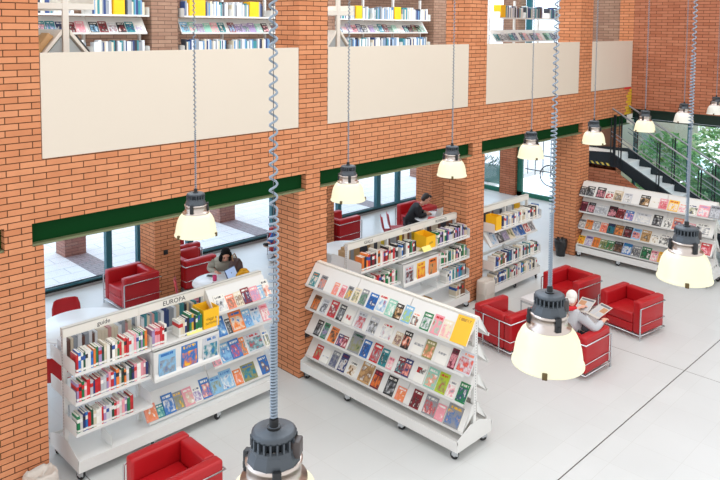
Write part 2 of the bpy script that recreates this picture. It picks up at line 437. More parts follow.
PAVED = pave_mat('brown_paving', rgb(160,152,158), rgb(132,124,130), 0.25, 0.12)
sbox('pavement', -10,40,YW+0.1,45,-0.2,-0.03, PAVE)
b = MB()
for x in (2.28,6.31,10.34,14.37,18.4): b.box(x,x+0.5,YW+0.15,16.0,-0.03,-0.022)
b.box(-10,30,17.4,18.2,-0.03,-0.021)
struct('pavement_strip', b, PAVED)
for x in (2.28,6.31,10.34,14.37,18.4): sbox('brick_pillar', x,x+0.48,15.47,15.95,-0.03,5.5, BRICKO)

# ------------------------------------------------------------------ lamps
def helix(r, z0, z1, pitch, n=10, x=0, y=0):
    k = int((z1-z0)/pitch*n)
    return [(x+r*math.cos(2*PI*i/n), y+r*math.sin(2*PI*i/n), z0+(z1-z0)*i/k) for i in range(k+1)]
CAPZ = 0.445     # cable entry above the rim of the bell
def lamp_meshes():
    out = {}
    b = MB()   # bell, double walled
    prof = [(0.106,0.217),(0.13,0.204),(0.152,0.180),(0.170,0.143),(0.183,0.093),(0.191,0.04),(0.193,0.02),(0.201,0.012),(0.201,0.0)]
    inner = [(r-0.006, z) for r, z in prof[::-1]]
    b.lathe(prof + inner, 40)
    out['bell_shade'] = b
    b = MB()   # steel collar with its flange
    b.lathe([(0.124,0.208),(0.124,0.219),(0.102,0.224),(0.100,0.278),(0.106,0.280),(0.106,0.290),(0.095,0.293),(0.02,0.295)], 36)
    out['collar'] = b
    b = MB()   # ballast housing with cooling fins
    b.lathe([(0.100,0.291),(0.096,0.31),(0.086,0.332),(0.086,0.346),(0.076,0.352)], 12, smooth=False)
    b.lathe([(0.060,0.345),(0.062,0.380),(0.083,0.384),(0.082,0.396),(0.070,0.402),(0.024,0.404),(0.02,0.412),(0.0,0.412)], 24)
    for k in range(22):
        a = 2*PI*k/22
        if k % 11 in (0,): continue
        b.box(0.055,0.087,-0.0035,0.0035,0.346,0.385,0,Matrix.Rotation(a,4,'Z'))
    out['ballast_housing'] = b
    b = MB(); b.rbox(0.066,0.104,-0.028,0.028,0.310,0.372,0.006,2); out['junction_box'] = b
    b = MB(); b.cyl(0,0,0.400,0.44,0.017,12); b.cyl(0,0,0.400,0.411,0.026,12); out['cable_gland'] = b
    for k in range(3):
        b = MB(); M = Matrix.Rotation(2*PI*k/3+0.9,4,'Z')
        b.rbox(0.098,0.12,-0.016,0.016,0.222,0.302,0.004,2,0,M)
        b.box(0.116,0.124,-0.008,0.008,0.23,0.255,0,M)
        out['latch%d' % k] = b
    for k in range(3):
        b = MB(); M = Matrix.Rotation(2*PI*k/3+0.35,4,'Z')
        b.rbox(0.190,0.210,-0.014,0.014,-0.006,0.03,0.004,2,0,M)
        out['rim_clip%d' % k] = b
    return out
LM = lamp_meshes()
lmat = {'collar': STEEL, 'ballast_housing': DGREY, 'junction_box': mat('dark_brown_box', rgb(70,62,60), 0.45), 'cable_gland': DARK}
LME = {k: b.mesh(k.rstrip('012'), BELL if k == 'bell_shade' else lmat.get(k, CLIP if 'rim' in k else DARK)) for k, b in LM.items()}
OFFME = LM['bell_shade'].mesh('bell_shade', BELLOFF)
ZTOP = 8.5
def lamp(x, y, zr, rz, label, lit=True, cable='fine', tight=0.45):
    t = thing('pendant_lamp', label, 'lamp', TR(x,y,zr,rz) @ Matrix.Scale(0.92,4), 'bell pendant lamps on long cables')
    for k, me in LME.items():
        link(k.rstrip('012'), OFFME if (k == 'bell_shade' and not lit) else me, t)
    top = (ZTOP - zr)/0.92
    b = MB(); b.tube([(0,0,0.43),(0,0,top)], 0.003 if cable == 'fine' else 0.0016, 6); b.build('cable', CABLE, t)
    b = MB()
    if cable == 'fine': b.tube(helix(0.009,0.44,1.0,0.02,6)+helix(0.012,1.02,top,0.042,7), 0.0042, 4, caps=False)
    elif cable == 'dense': b.tube(helix(0.0095,0.44,0.44+tight,0.010,7)+helix(0.015,0.45+tight,1.0+tight,0.024,9)+helix(0.013,1.01+tight,top,0.040,10), 0.0042, 5, caps=False)
    elif cable == 'mid': b.tube(helix(0.0115,0.44,0.80,0.0115,8)+helix(0.017,0.81,1.2,0.026,10)+helix(0.0135,1.215,top,0.047,10), 0.0044, 5, caps=False)
    b.build('coiled_cord', COILM, t)
    return t
row1 = [(3.33,3.275),(5.18,3.27),(6.96,3.275),(8.77,3.27),(10.63,3.265),(12.54,3.275),(14.33,3.275),(16.10,3.29)]
names1 = ['lit bell lamp in front of the first green beam, beside the bare end pillar',
          'lit bell lamp in front of the green beam between the two shelf openings, by the magazine case pillar',
          'lit bell lamp hanging before the brick pillar behind the yellow box shelves',
          'lit bell lamp over the small bookcase with tilted magazines',
          'lit bell lamp at the brick pillar beside the stairs opening',
          'lit bell lamp over the top of the staircase railing',
          'unlit white bell lamp before the dark end wall beam, next to the coiled cord',
          'unlit white bell lamp before the end wall beam, at the picture edge beyond the stairs']
names1[7] = 'unlit white bell lamp before the end wall beam, last of the row along the facade'
for i, (x, z) in enumerate(row1):
    lamp(x, 5.35, z, 0.8+0.3*i, names1[i], lit=i < 6, cable='fine')
row2 = [(1.44,3.375),(3.23,3.37),(5.06,3.36)]
names2 = ['big bell lamp cut by the picture edge over the floor before the red armchair',
          'big lit bell lamp hanging over the reading man in the red armchairs',
          'big lit bell lamp hanging before the magazine case at the stairs']
names2[0] = 'big bell lamp with grey ballast hanging closest to the travel guide bookcase'
names2[0] = 'big bell lamp on a wide coiled cord, floor between armchair and magazine case below it'
for i, (x, z) in enumerate(row2):
    lamp(x, 1.84, z, -0.95, names2[i], cable=['mid','dense','dense'][i], tight=[0,0.42,0.7][i])
for y in (1.84, 5.35):
    b = MB(); b.box(-3,XE+0.1,y-0.06,y+0.06,8.5,8.52); b.box(-3,XE+0.1,y-0.006,y+0.006,8.52,8.7); b.box(-3,XE+0.1,y-0.06,y+0.06,8.7,8.72)
    struct('roof_beam', b, DGREEN)

# ------------------------------------------------------------------ books and magazines
PAL = {'white':(232,230,222),'cream':(224,212,186),'red':(196,38,44),'dark red':(126,30,40),'navy':(38,50,104),'blue':(44,110,180),'sky blue':(130,180,214),
       'green':(24,120,72),'dark green':(22,78,56),'mint':(140,196,176),'yellow':(238,186,56),'orange':(226,122,48),'pink':(226,150,160),'lilac':(164,144,186),
       'black':(36,36,38),'grey':(140,142,146),'brown':(122,84,58),'beige':(206,188,160),'teal':(30,128,136),'pale grey':(200,202,206),'lime':(170,196,50),
       'salmon':(232,140,112),'maroon':(100,24,48),'olive':(140,140,90),'tan':(190,150,100)}
BOOKME = {}
def book_mesh(t, d, h):
    k = (round(t,3), round(d,2), round(h,2))
    if k not in BOOKME:
        t, d, h = k; b = MB(); c = 0.002
        b.box(0,t,0,c,0,h,0); b.box(0,c,c,d,0,h,0); b.box(t-c,t,c,d,0,h,0)
        b.box(c,t-c,c,d-0.004,0.004,h-0.004,1)
        BOOKME[k] = b.mesh('book', [SPINE, PAGES])
    return BOOKME[k]
NBOOK = 0
UB = MB()   # spines too small and hidden to tell apart: rows behind the headers and on the upper floor
def upper_spines(M, x0, x1, yf, z, pal, hr=(0.2,0.26), skip=(), tr=(0.02,0.045)):
    x = x0
    while x < x1-tr[1]:
        t_ = R.uniform(*tr); h = R.uniform(*hr)
        if not any(x+t_ > a and x < b for a, b in skip): UB.box(x,x+t_-0.002,yf,yf+0.16,z+0.001,z+h,R.choice(pal),M)
        x += t_
UIDX = {'white':0,'sky blue':1,'blue':1,'navy':2,'teal':3,'grey':4,'pale grey':4,'black':5,'cream':6,'beige':6,'pink':9,'yellow':7,'orange':7,'tan':10,'brown':8,'dark red':11,'maroon':11,'olive':10}
def book_row(M, x0, x1, yf, z, pal, place, end, group, hr=(0.19,0.235), tr=(0.022,0.036), flip=False, first=1, gap=0.002, from_x1=False):
    """books stand spine out from x0 to x1 on a board at height z; yf is where their spines stand"""
    global NBOOK
    if flip:
        upper_spines(M, x0, x1, 0.07, z, [UIDX[c] for c in pal], hr, (), tr); return 0
    x = x0; k = 0; items = []
    while True:
        t = R.uniform(*tr)
        if x + t > x1: break
        items.append((x, round(t,3))); x += round(t,3) + gap; k += 1
    n = len(items)
    for i, (x, t) in enumerate(items):
        h = round(R.uniform(*hr), 2); d = round(R.uniform(0.14,0.18), 2)
        cn = R.choice(pal)
        o = bpy.data.objects.new('book', book_mesh(t, d, h)); COL.objects.link(o)
        L = Matrix.Translation((x, yf + R.uniform(0,0.012), z+0.001)) if not flip else Matrix.Translation((x+t, yf - R.uniform(0,0.012), z+0.001)) @ Matrix.Rotation(PI,4,'Z')
        o.matrix_basis = M @ L
        c = PAL[cn]; f = R.uniform(0.9,1.08)
        o.color = rgb(*[min(255,max(0,v*f)) for v in c])
        bi = R.choice([(235,232,226),c,c,(40,40,46),(200,40,40),(235,232,226),(40,80,150)])
        o['band_ink'] = list(rgb(*bi)[:3])
        idx = (n - i) if from_x1 else (i + first)
        tag(o, '%s-spined book, %s from the %s %s' % (cn.replace(' ','-'), ordinal(idx), end, place), 'book', group)
        NBOOK += 1
    return n

COVME = {}
def cover_mesh(w, h, t):
    k = (round(w,3), round(h,3), round(t,3))
    if k not in COVME:
        w, h, t = k; b = MB()
        b.add([(-w/2,-t,0),(w/2,-t,0),(w/2,-t,h),(-w/2,-t,h)], [(0,1,2,3)], 0)
        b.add([(-w/2,0,0),(w/2,0,0),(w/2,0,h),(-w/2,0,h)], [(3,2,1,0)], 0)
        b.box(-w/2+0.0015,w/2-0.0015,-t+0.0008,-0.0008,0.0015,h-0.0015,1)
        b.add([(-w/2,-t,0),(-w/2,-t,h),(-w/2,0,h),(-w/2,0,0)], [(0,1,2,3)], 0)
        COVME[k] = b.mesh('magazine', [COVER, PAGES])
    return COVME[k]
def magazine(M, w, h, base, pic, title, label, group, t=0.012, lay=None, name='magazine', cat='magazine'):
    o = bpy.data.objects.new(name, cover_mesh(w,h,t)); COL.objects.link(o)
    o.matrix_basis = M
    o['ground_ink'] = list(rgb(*PAL[base])[:3]); o['picture_ink'] = list(rgb(*PAL[pic])[:3]); o['title_ink'] = list(rgb(*PAL[title])[:3])
    o['layout'] = lay or [0.08, 0.72, 1.0]
    return tag(o, label, cat, group)

# ------------------------------------------------------------------ shelving
SL_A = math.atan2(0.20, 0.28)
def slope_M(x, y, z, tilt=0.0): # a thing leaning on a sloped board whose lip is at (y, z)
    return Matrix.Translation((x, y+0.014, z+0.014)) @ Matrix.Rotation(-SL_A,4,'X') @ Matrix.Rotation(tilt,4,'Y')
def caster(root, x, y, zt):
    b = MB(); a = R.uniform(0,6.28); M = TR(x,y,0,a)
    b.box(-0.03,0.05,-0.024,-0.02,0.05,zt-0.006,0,M); b.box(-0.03,0.05,0.02,0.024,0.05,zt-0.006,0,M); b.box(-0.035,0.055,-0.03,0.03,zt-0.012,zt,0,M)
    c = b.build('caster', CHROME, root)
    w = MB(); w.tube([(0.02,-0.017,0.05),(0.02,-0.012,0.05),(0.02,0.012,0.05),(0.02,0.017,0.05)], [0.042,0.05,0.05,0.042], 16, 0, M)
    w.tube([(0.02,-0.019,0.05),(0.02,0.019,0.05)], 0.018, 10, 1, M)
    w.build('wheel', [DARK, CHROME], c)
def case(label, M, nb, bay, front, back, headers, group, zb=0.12, plinth=0.34, ztop=1.66, header=True, name='bookcase', ridge=False, feet=True):
    """a mobile double sided shelving case; front/back: per bay a list of (kind, z); front looks to -y"""
    root = thing(name, label, 'bookcase', M, group)
    L = nb*bay
    b = MB()
    b.box(0,L,-plinth,plinth,zb,zb+0.10); b.box(0,L,-plinth,-plinth+0.012,zb+0.10,zb+0.13); b.box(0,L,plinth-0.012,plinth,zb+0.10,zb+0.13)
    b.build('plinth', WHITE, root)
    for i in range(nb+1):
        x = min(max(i*bay, 0.026), L-0.026)
        b = MB(); b.box(x-0.02,x+0.02,-0.028,0.028,zb+0.10,ztop-0.008)
        e = 0.0212 if i == 0 else (-0.0212 if i == nb else None)
        if e is not None:   # slots punched along the end post
            for k in range(int((ztop-zb-0.36)/0.034)):
                z = zb+0.34+k*0.034
                b.box(x-e-0.0006,x-e+0.0006,-0.004,0.004,z,z+0.016,1)
        b.build('upright', [WHITE, mat('slot_grey', rgb(120,122,124), 0.6)], root)
        if feet:
            for s in (-1,1): caster(root, min(max(x,0.06),L-0.06), s*(plinth-0.06), zb)
    for x0, x1 in ((0,0.004),(L-0.004,L)):   # end cheeks above the plinth
        b = MB(); b.prism([(-plinth,zb+0.10),(-plinth,zb+0.15),(-0.10,zb+0.25),(0.10,zb+0.25),(plinth,zb+0.15),(plinth,zb+0.10)], 'x', x0, x1)
        b.build('end_cheek', WHITE, root)
    for z in (zb+0.30,zb+0.62,zb+0.95):
        b = MB(); b.box(0.03,L-0.03,-0.012,0.012,z,z+0.05); b.build('cross_rail', WHITE, root)
    for k in range(nb):
        x0, x1 = k*bay, (k+1)*bay
        if header:
            b = MB()
            if ridge:
                b.prism([(-0.03,ztop-0.05),(-0.03,ztop),(0.03,ztop),(0.03,ztop-0.05)], 'x', x0+0.0004, x1-0.0004)
            else:
                b.box(x0+0.002,x1-0.002,-0.036,-0.031,ztop-0.105,ztop); b.box(x0+0.002,x1-0.002,0.031,0.036,ztop-0.105,ztop); b.box(x0+0.002,x1-0.002,-0.036,0.036,ztop-0.004,ztop)
            h = b.build('header_board', HEAD, root)
            if headers and headers[k]:
                txt, size, fx = headers[k]
                link('lettering', text_mesh(txt, size, INK), h, Matrix.Translation((x0+bay*fx,-0.0372,ztop-0.055)) @ Matrix.Rotation(PI/2,4,'X'))
        for side, tiers in ((-1, front), (1, back)):
            for kind, z in (tiers[k] if tiers else ()):
                S = Matrix.Identity(4) if side < 0 else Matrix.Translation((x0+x1,0,0)) @ Matrix.Rotation(PI,4,'Z')
                b = MB()
                a, c = x0+0.004, x1-0.004
                if kind == 'books':
                    b.box(a,c,-0.34,-0.035,z-0.03,z,0,S)
                    for xx in (a,c-0.003): b.prism([(-0.34,z),(-0.34,z+0.13),(-0.30,z+0.14),(-0.035,z+0.14),(-0.035,z)], 'x', xx, xx+0.003, 0, S)
                    b.build('shelf', WHITE, root)
                elif kind == 'slope':
                    b.prism([(-0.26,z-0.012),(-0.266,z+0.022),(-0.261,z+0.022),(-0.256,z+0.004),(-0.055,z+0.286),(-0.049,z+0.28),(-0.245,z-0.012)], 'x', a, c, 0, S)
                    for xx in (a,c-0.003): b.prism([(-0.25,z+0.0),(-0.05,z+0.28),(-0.035,z+0.28),(-0.035,z+0.16)], 'x', xx, xx+0.003, 0, S)
                    b.build('sloped_shelf', WHITE, root)
                elif kind == 'faces':     # a flat top with an upright front panel for face-out covers
                    b.box(a,c,-0.37,-0.035,z-0.01,z,0,S)
                    b.prism([(-0.37,z),(-0.37,z-0.04),(-0.365,z-0.04),(-0.355,z-0.30),(-0.39,z-0.345),(-0.392,z-0.38),(-0.388,z-0.38),(-0.384,z-0.35),(-0.345,z-0.31),(-0.36,z)], 'x', a, c, 0, S)
                    for xx in (a,c-0.003): b.prism([(-0.37,z),(-0.39,z-0.345),(-0.39,z-0.375),(-0.035,z-0.30),(-0.035,z)], 'x', xx, xx+0.003, 0, S)
                    b.build('display_box', WHITE, root)
    return root

# ---- 1. travel case in the first opening
M1 = TR(3.18, 7.95, 0); B1 = 0.933
T3 = [('books',1.24),('books',0.90),('books',0.54)]
c1 = case('long white bookcase on casters with guide and EUROPA headers, standing between two brick pillars', M1, 3, B1,
     [T3, [('books',1.24),('faces',1.20),('slope',0.26)], [('slope',1.34),('slope',1.01),('slope',0.64),('slope',0.26)]],
     [[('books',1.24),('books',0.88)],[('books',1.24),('books',0.88)],[('books',1.16),('books',0.80)]],
     [('guide',0.075,0.52),('EUROPA',0.085,0.52),None], 'white mobile bookcases', plinth=0.40)
GUIDE = ['white','white','white','red','red','navy','green','dark green','pink','blue','white','orange','cream','dark green','red','lilac','pale grey','black']
book_row(M1,0.03,0.90,-0.325,1.24,GUIDE,'on the top shelf under the guide header','bare pillar','books in the guide section')
book_row(M1,0.03,0.90,-0.325,0.90,GUIDE,'on the middle shelf under the guide header','bare pillar','books in the guide section',hr=(0.18,0.22))
book_row(M1,0.03,0.70,-0.325,0.54,GUIDE,'on the lowest filled shelf under the guide header','bare pillar','books in the guide section',hr=(0.18,0.22))
BK = ['white','cream','pink','white','pale grey','beige','pink','cream','brown','white']
book_row(M1,0.04,0.90,0.25,1.24,BK,'in the hidden row behind the guide header','bare pillar','books facing the reading tables',flip=True,tr=(0.03,0.05),hr=(0.21,0.26))
book_row(M1,B1+0.02,B1+0.24,-0.325,1.24,['pink','white','red','lilac','black'],'on the top shelf under the EUROPA header','guide section','books in the Europa section',hr=(0.19,0.23))
book_row(M1,B1+0.38,B1+0.72,-0.325,1.24,['green','sky blue','white','black','yellow','navy','cream'],'on the top shelf under the EUROPA header','guide section','books in the Europa section',hr=(0.2,0.26),first=9)
book_row(M1,B1+0.04,B1+0.90,0.25,1.24,['white','teal','black','grey','cream','navy','pink'],'in the hidden row behind the EUROPA header','guide section','books facing the reading tables',flip=True,tr=(0.03,0.05),hr=(0.21,0.26))
book_row(M1,2*B1+0.08,2*B1+0.90,0.25,0.80,['brown','dark red','beige','black','maroon','white'],'in the row seen between the travel magazine tiers','yellow box','books facing the reading tables',flip=True,tr=(0.028,0.045),hr=(0.2,0.24))
book_row(M1,2*B1+0.08,2*B1+0.90,0.25,1.16,['brown','tan','beige','black','dark red','yellow'],'in the row seen under the blank header board','yellow box','books facing the reading tables',flip=True,tr=(0.035,0.055),hr=(0.28,0.32))

def px_row(M, axis_fn, z, items, tierphrase, anchor, group, y=-0.26):
    for i, it in enumerate(items):
        x, w, h, base, pic, ti = it[:6]
        lay = it[6] if len(it) > 6 else None
        mm = M @ slope_M(x, y, z, R.uniform(-0.02,0.02))
        lab = '%s cover with %s, %s from the %s %s' % (base.replace(' ','-'), pic.replace(' ','-'), ordinal(i+1), anchor, tierphrase)
        magazine(mm, w, h, base, pic, ti, lab, group, lay=lay, t=R.choice([0.008,0.012,0.018]))
# travel magazines, third bay of the travel case (x measured along the case)
def spread(x0, x1, lst):
    n = len(lst); return [(x0+(x1-x0)*(i+0.5)/n,)+tuple(v) for i, v in enumerate(lst)]
g = 'travel magazines on the Europa case'
o3 = 2*B1
px_row(M1,None,1.34,[(o3+0.15,0.17,0.23,'white','pale grey','black'),(o3+0.30,0.13,0.19,'salmon','brown','white'),(o3+0.43,0.12,0.2,'cream','brown','white'),(o3+0.56,0.13,0.22,'dark red','navy','white'),(o3+0.69,0.14,0.2,'pink','lilac','white'),(o3+0.80,0.11,0.19,'sky blue','pale grey','white'),(o3+0.90,0.12,0.25,'white','salmon','black')],
       'on the top travel tier','yellow box',g)
px_row(M1,None,1.01,[(o3+0.12,0.2,0.26,'blue','sky blue','white'),(o3+0.27,0.07,0.2,'black','grey','white'),(o3+0.41,0.2,0.27,'orange','cream','blue'),(o3+0.58,0.13,0.24,'sky blue','blue','white'),(o3+0.72,0.15,0.24,'pale grey','sky blue','navy'),(o3+0.87,0.13,0.23,'pink','white','red')],
       'on the second travel tier','yellow box',g)
px_row(M1,None,0.64,[(o3+0.06,0.12,0.15,'pink','grey','black'),(o3+0.22,0.16,0.25,'sky blue','blue','white'),(o3+0.38,0.16,0.25,'blue','red','white'),(o3+0.51,0.08,0.24,'orange','teal','white'),(o3+0.70,0.27,0.25,'pale grey','teal','red'),(o3+0.89,0.1,0.22,'white','olive','blue')],
       'on the third travel tier','yellow box',g)
px_row(M1,None,0.26,[(B1+0.05,0.15,0.2,'salmon','orange','white'),(B1+0.17,0.11,0.16,'teal','mint','white'),(B1+0.30,0.15,0.24,'blue','pale grey','white'),(B1+0.44,0.14,0.22,'grey','olive','yellow'),(B1+0.58,0.14,0.22,'pink','beige','white'),(B1+0.71,0.12,0.19,'white','lilac','navy'),(B1+0.84,0.14,0.25,'blue','salmon','white'),
       (o3+0.06,0.15,0.22,'sky blue','olive','blue'),(o3+0.24,0.19,0.25,'sky blue','white','blue'),(o3+0.41,0.12,0.2,'orange','salmon','white'),(o3+0.60,0.22,0.22,'olive','teal','blue'),(o3+0.86,0.15,0.24,'blue','brown','white')],
       'on the bottom travel tier','guide section',g)
# three face-out covers in the display box under EUROPA
for x, base, pic, ti, lab in ((0.19,'sky blue','grey','blue','grey city skyline magazine, face out under EUROPA, beside the guide shelves'),
                              (0.50,'blue','orange','yellow','blue magazine with an orange palace, face out in the middle under EUROPA'),
                              (0.80,'pale grey','teal','blue','magazine with a boat on teal sea, face out under the yellow box')):
    magazine(M1 @ TR(B1+x,-0.362,0.86) @ Matrix.Rotation(-0.04,4,'X'), 0.23, 0.30, base, pic, ti, lab, 'face-out magazines under EUROPA', t=0.014, lay=[0.06,0.66,1.0])
def open_box(name, label, M, w, d, h, m, txt=None, drop=0.0):
    t = thing(name, label, 'box', M, None)
    b = MB(); e = 0.004
    b.box(-w/2,w/2,-d/2,d/2,0,e); b.box(-w/2,w/2,-d/2,-d/2+e,e,h-drop)
    b.box(-w/2,w/2,d/2-e,d/2,e,h)
    for s in (-1,1):
        x0, x1 = (-w/2,-w/2+e) if s < 0 else (w/2-e,w/2)
        b.prism([(-d/2+e,e),(-d/2+e,h-drop),(d/2-e,h),(d/2-e,e)], 'x', x0, x1)
    b.build('box_body', m, t)
    if txt:
        link('lettering', text_mesh(txt, 0.055, INKO), t, Matrix.Translation((0,-d/2-0.001,h*0.38)) @ Matrix.Rotation(PI/2,4,'X'))
    return t
open_box('file_box', 'open yellow box with small lettering on the top shelf beside the EUROPA books', M1 @ TR(B1+0.845,-0.20,1.242), 0.23, 0.26, 0.25, YELLOW, 'viaggi e\nturismo')
b = MB(); b.prism([(-0.07,0),(0.0,0.085),(0.07,0),(0.066,0),(0.0,0.08),(-0.066,0)], 'x', -0.11, 0.11)
o = b.build('shelf_sign', YPAPER, None, M1 @ TR(B1+0.60,-0.262,1.242)); 
o.location = (M1 @ TR(B1+0.60,-0.27,1.2425)).translation
# books must not stand in the sign: it sits on the display box front edge
tag(o, 'pale yellow folded card sign standing before the EUROPA books', 'sign')
# divider on the empty bottom deck
b = MB(); b.prism([(-0.33,0.0),(-0.33,0.13),(-0.06,0.16),(-0.06,0.0)], 'x', -0.002, 0.002); b.box(-0.03,0.03,-0.33,-0.06,0,0.003)
tag(b.build('bookend', WHITE, None, M1 @ TR(0.42,-0.0,0.2215)), 'white steel bookend standing alone on the empty bottom deck', 'bookend')

# ---- 2. display case along the middle pillar
M2 = TR(6.84, 7.68, 0, -PI/2); B2 = 0.945
TS = [('slope',1.37),('slope',1.03),('slope',0.67),('slope',0.32)]
c2 = case('white sloped magazine case on casters reaching out from the middle brick pillar', M2, 3, B2, [TS]*3, [TS]*3, None, 'white mobile bookcases', plinth=0.345, ztop=1.67, ridge=True, name='magazine_case')
import numpy as np
FL=713.97; YAW=0.7857; PIT=0.0723; ROLL=0.0072; CY=78.32; CH=5.1
_fh = Vector((math.cos(YAW),math.sin(YAW),0)); _r0 = Vector((math.sin(YAW),-math.cos(YAW),0)); _up = Vector((0,0,1))
CFW = _fh*math.cos(PIT)-_up*math.sin(PIT); _c0 = _up*math.cos(PIT)+_fh*math.sin(PIT)
CRT = _r0*math.cos(ROLL)+_c0*math.sin(ROLL); CUP = _c0*math.cos(ROLL)-_r0*math.sin(ROLL)
def pix_to_plane(u, v, X=None, Y=None, Z=None):
    """where the sight line through a point of the 720x480 photograph meets a plane (used to measure positions)"""
    d = CFW*FL + CRT*(u-360) - CUP*(v-CY)
    C = Vector((0,0,CH))
    t = ((X-C.x)/d.x) if X is not None else ((Y-C.y)/d.y if Y is not None else (Z-C.z)/d.z)
    return C + d*t
def along(u, X, z, y_start):
    """distance along a case on the plane X whose lip is at height z, for a point seen in photo column u"""
    # column u fixes the direction; solve on the plane for height z by bisection on v
    lo, hi = 0, 600
    for _ in range(40):
        m = (lo+hi)/2
        if pix_to_plane(u, m, X=X).z > z: lo = m
        else: hi = m
    return y_start - pix_to_plane(u, lo, X=X).y
def col_row(M, X, y0, z, items, phrase, anchor, group):
    out = []
    for it in items:
        u, w, h = it[0], it[1], it[2]
        out.append((along(u, X, z+0.05, y0), w, h) + tuple(it[3:]))
    out.sort(key=lambda q: q[0])
    # keep neighbours apart
    for i in range(1, len(out)):
        need = out[i-1][0] + out[i-1][1]/2 + out[i][1]/2 + 0.006
        if out[i][0] < need: out[i] = (need,) + out[i][1:]
    px_row(M, None, z, out, phrase, anchor, group)
g = 'books face out on the middle magazine case'
S, Bg = 0.13, 0.2
col_row(M2,6.60,7.68,1.37,[(312,.13,.2,'teal','white','orange'),(320.5,.13,.2,'grey','salmon','black'),(334,.10,.17,'salmon','pink','white'),(341,.10,.17,'pink','red','white'),(347,.10,.19,'grey','yellow','black'),(354,.12,.2,'cream','olive','grey'),(361,.12,.22,'grey','green','white'),(370,.15,.21,'blue','navy','white'),(379,.17,.24,'white','sky blue','red'),(387,.14,.22,'mint','white','white'),(395,.12,.2,'black','tan','white'),(405,.14,.22,'sky blue','lime','white'),(413,.12,.17,'white','black','salmon'),(424,.14,.22,'green','pale grey','white'),(434,.14,.24,'pink','mint','red'),(444,.14,.22,'cream','pink','white')],
        'on the top tier of middle magazine case','brick pillar',g)
o = magazine(M2 @ slope_M(along(462,6.60,1.42,7.68)-0.05,-0.26,1.37,-0.02), 0.24, 0.33, 'yellow','yellow','brown','large plain yellow folder at the outer end of the top tier', g, t=0.02, lay=[0.9,0.91,0.6], name='folder', cat='folder')
col_row(M2,6.60,7.68,1.03,[(314,.14,.21,'brown','orange','black'),(322,.13,.2,'pale grey','black','grey'),(331,.15,.23,'red','dark red','white'),(339,.12,.22,'black','grey','white'),(347,.13,.2,'white','red','red',[.3,.6,0]),(358,.16,.23,'pale grey','red','grey'),(370,.16,.23,'pale grey','black','white'),(384,.2,.22,'white','pale grey','red'),(396,.12,.17,'beige','maroon','white'),(404,.13,.22,'black','salmon','white'),(416,.16,.22,'white','grey','grey',[.45,.6,0]),(427,.15,.22,'olive','salmon','cream'),(440,.16,.22,'white','grey','grey',[.5,.62,0]),(451,.10,.24,'maroon','pink','black'),(462,.22,.26,'pale grey','red','salmon')],
        'on the second tier of middle magazine case','brick pillar',g)
col_row(M2,6.60,7.68,0.67,[(316,.12,.22,'black','grey','white'),(323,.11,.22,'green','lilac','black'),(331,.15,.21,'orange','brown','black'),(338,.10,.16,'navy','pink','white'),(343,.10,.16,'dark red','pink','white'),(353,.22,.27,'grey','olive','dark green'),(363,.14,.23,'blue','navy','white'),(373,.15,.24,'red','grey','white'),(382,.13,.22,'teal','black','white'),(389,.09,.15,'pink','white','maroon'),(398,.11,.21,'dark red','teal','white'),(405,.12,.22,'navy','salmon','white'),(418,.15,.23,'white','black','red',[.5,.8,0]),(429,.16,.24,'mint','salmon','white'),(440,.15,.24,'lime','olive','red'),(449,.12,.2,'white','pink','grey'),(460,.14,.23,'green','navy','white')],
        'on the third tier of middle magazine case','brick pillar',g)
col_row(M2,6.60,7.68,0.32,[(316,.13,.2,'red','olive','white'),(324,.14,.19,'white','pale grey','grey',[.4,.5,0]),(332,.14,.22,'grey','navy','white'),(341,.14,.24,'navy','white','maroon'),(350,.14,.2,'white','tan','black'),(363,.22,.28,'tan','brown','white'),(374,.15,.23,'maroon','orange','red'),(388,.16,.24,'black','grey','white'),(399,.15,.17,'salmon','orange','white'),(414,.15,.22,'dark red','black','white'),(428,.19,.23,'grey','red','white'),(437,.13,.19,'pink','pink','white'),(451,.22,.25,'grey','blue','yellow')],
        'on the bottom tier of middle magazine case','brick pillar',g)
# the outer face shows only covers at its near end
for z in (1.37,1.03,0.67,0.32):
    Mb = M2 @ Matrix.Translation((3*B2,0,0)) @ Matrix.Rotation(PI,4,'Z')
    magazine(Mb @ slope_M(0.12,-0.26,z), 0.18, 0.25, 'white','grey','black','white pamphlet on armchair side of the middle magazine case, %s tier' % {1.37:'top',1.03:'second',0.67:'third',0.32:'bottom'}[z], 'pamphlets on the armchair side')

# ---- 3. bookcase in the second opening
M3 = TR(7.64, 7.93, 0); B3 = 0.935
TB = [('books',1.32),('books',0.94),('books',0.58)]
case('white bookcase on casters with a deep yellow box, standing between the two middle pillars', M3, 3, B3,
     [TB, [('books',1.32),('faces',1.22),('books',0.58)], TB], [[('books',1.32)]]*3, [('GIALLI',0.07,0.5),('ITALIA',0.07,0.5),('ROMANZI',0.07,0.5)], 'white mobile bookcases', plinth=0.36, ztop=1.69)
GI = ['white','red','red','pink','black','lilac','cream','dark red','orange','grey','beige']
g = 'books in the second bookcase'
book_row(M3,0.04,0.90,-0.325,1.32,GI,'on the top shelf behind the magazine case','middle pillar',g,tr=(0.03,0.05),hr=(0.2,0.26))
book_row(M3,0.10,0.88,-0.325,0.94,['green','red','white','black','dark green','pink'],'on the second shelf behind the magazine case','middle pillar',g,tr=(0.03,0.045))
book_row(M3,B3+0.02,B3+0.42,-0.325,1.32,['teal','green','black','grey','white','dark red','blue'],'on the top shelf beside the deep yellow box','yellow box',g,tr=(0.025,0.04),hr=(0.2,0.25),from_x1=True)
book_row(M3,2*B3+0.02,2*B3+0.90,-0.325,1.32,['white','navy','green','lilac','cream','beige','black','pale grey'],'on the top shelf next to the third pillar','deep yellow box',g,tr=(0.03,0.048),hr=(0.2,0.25))
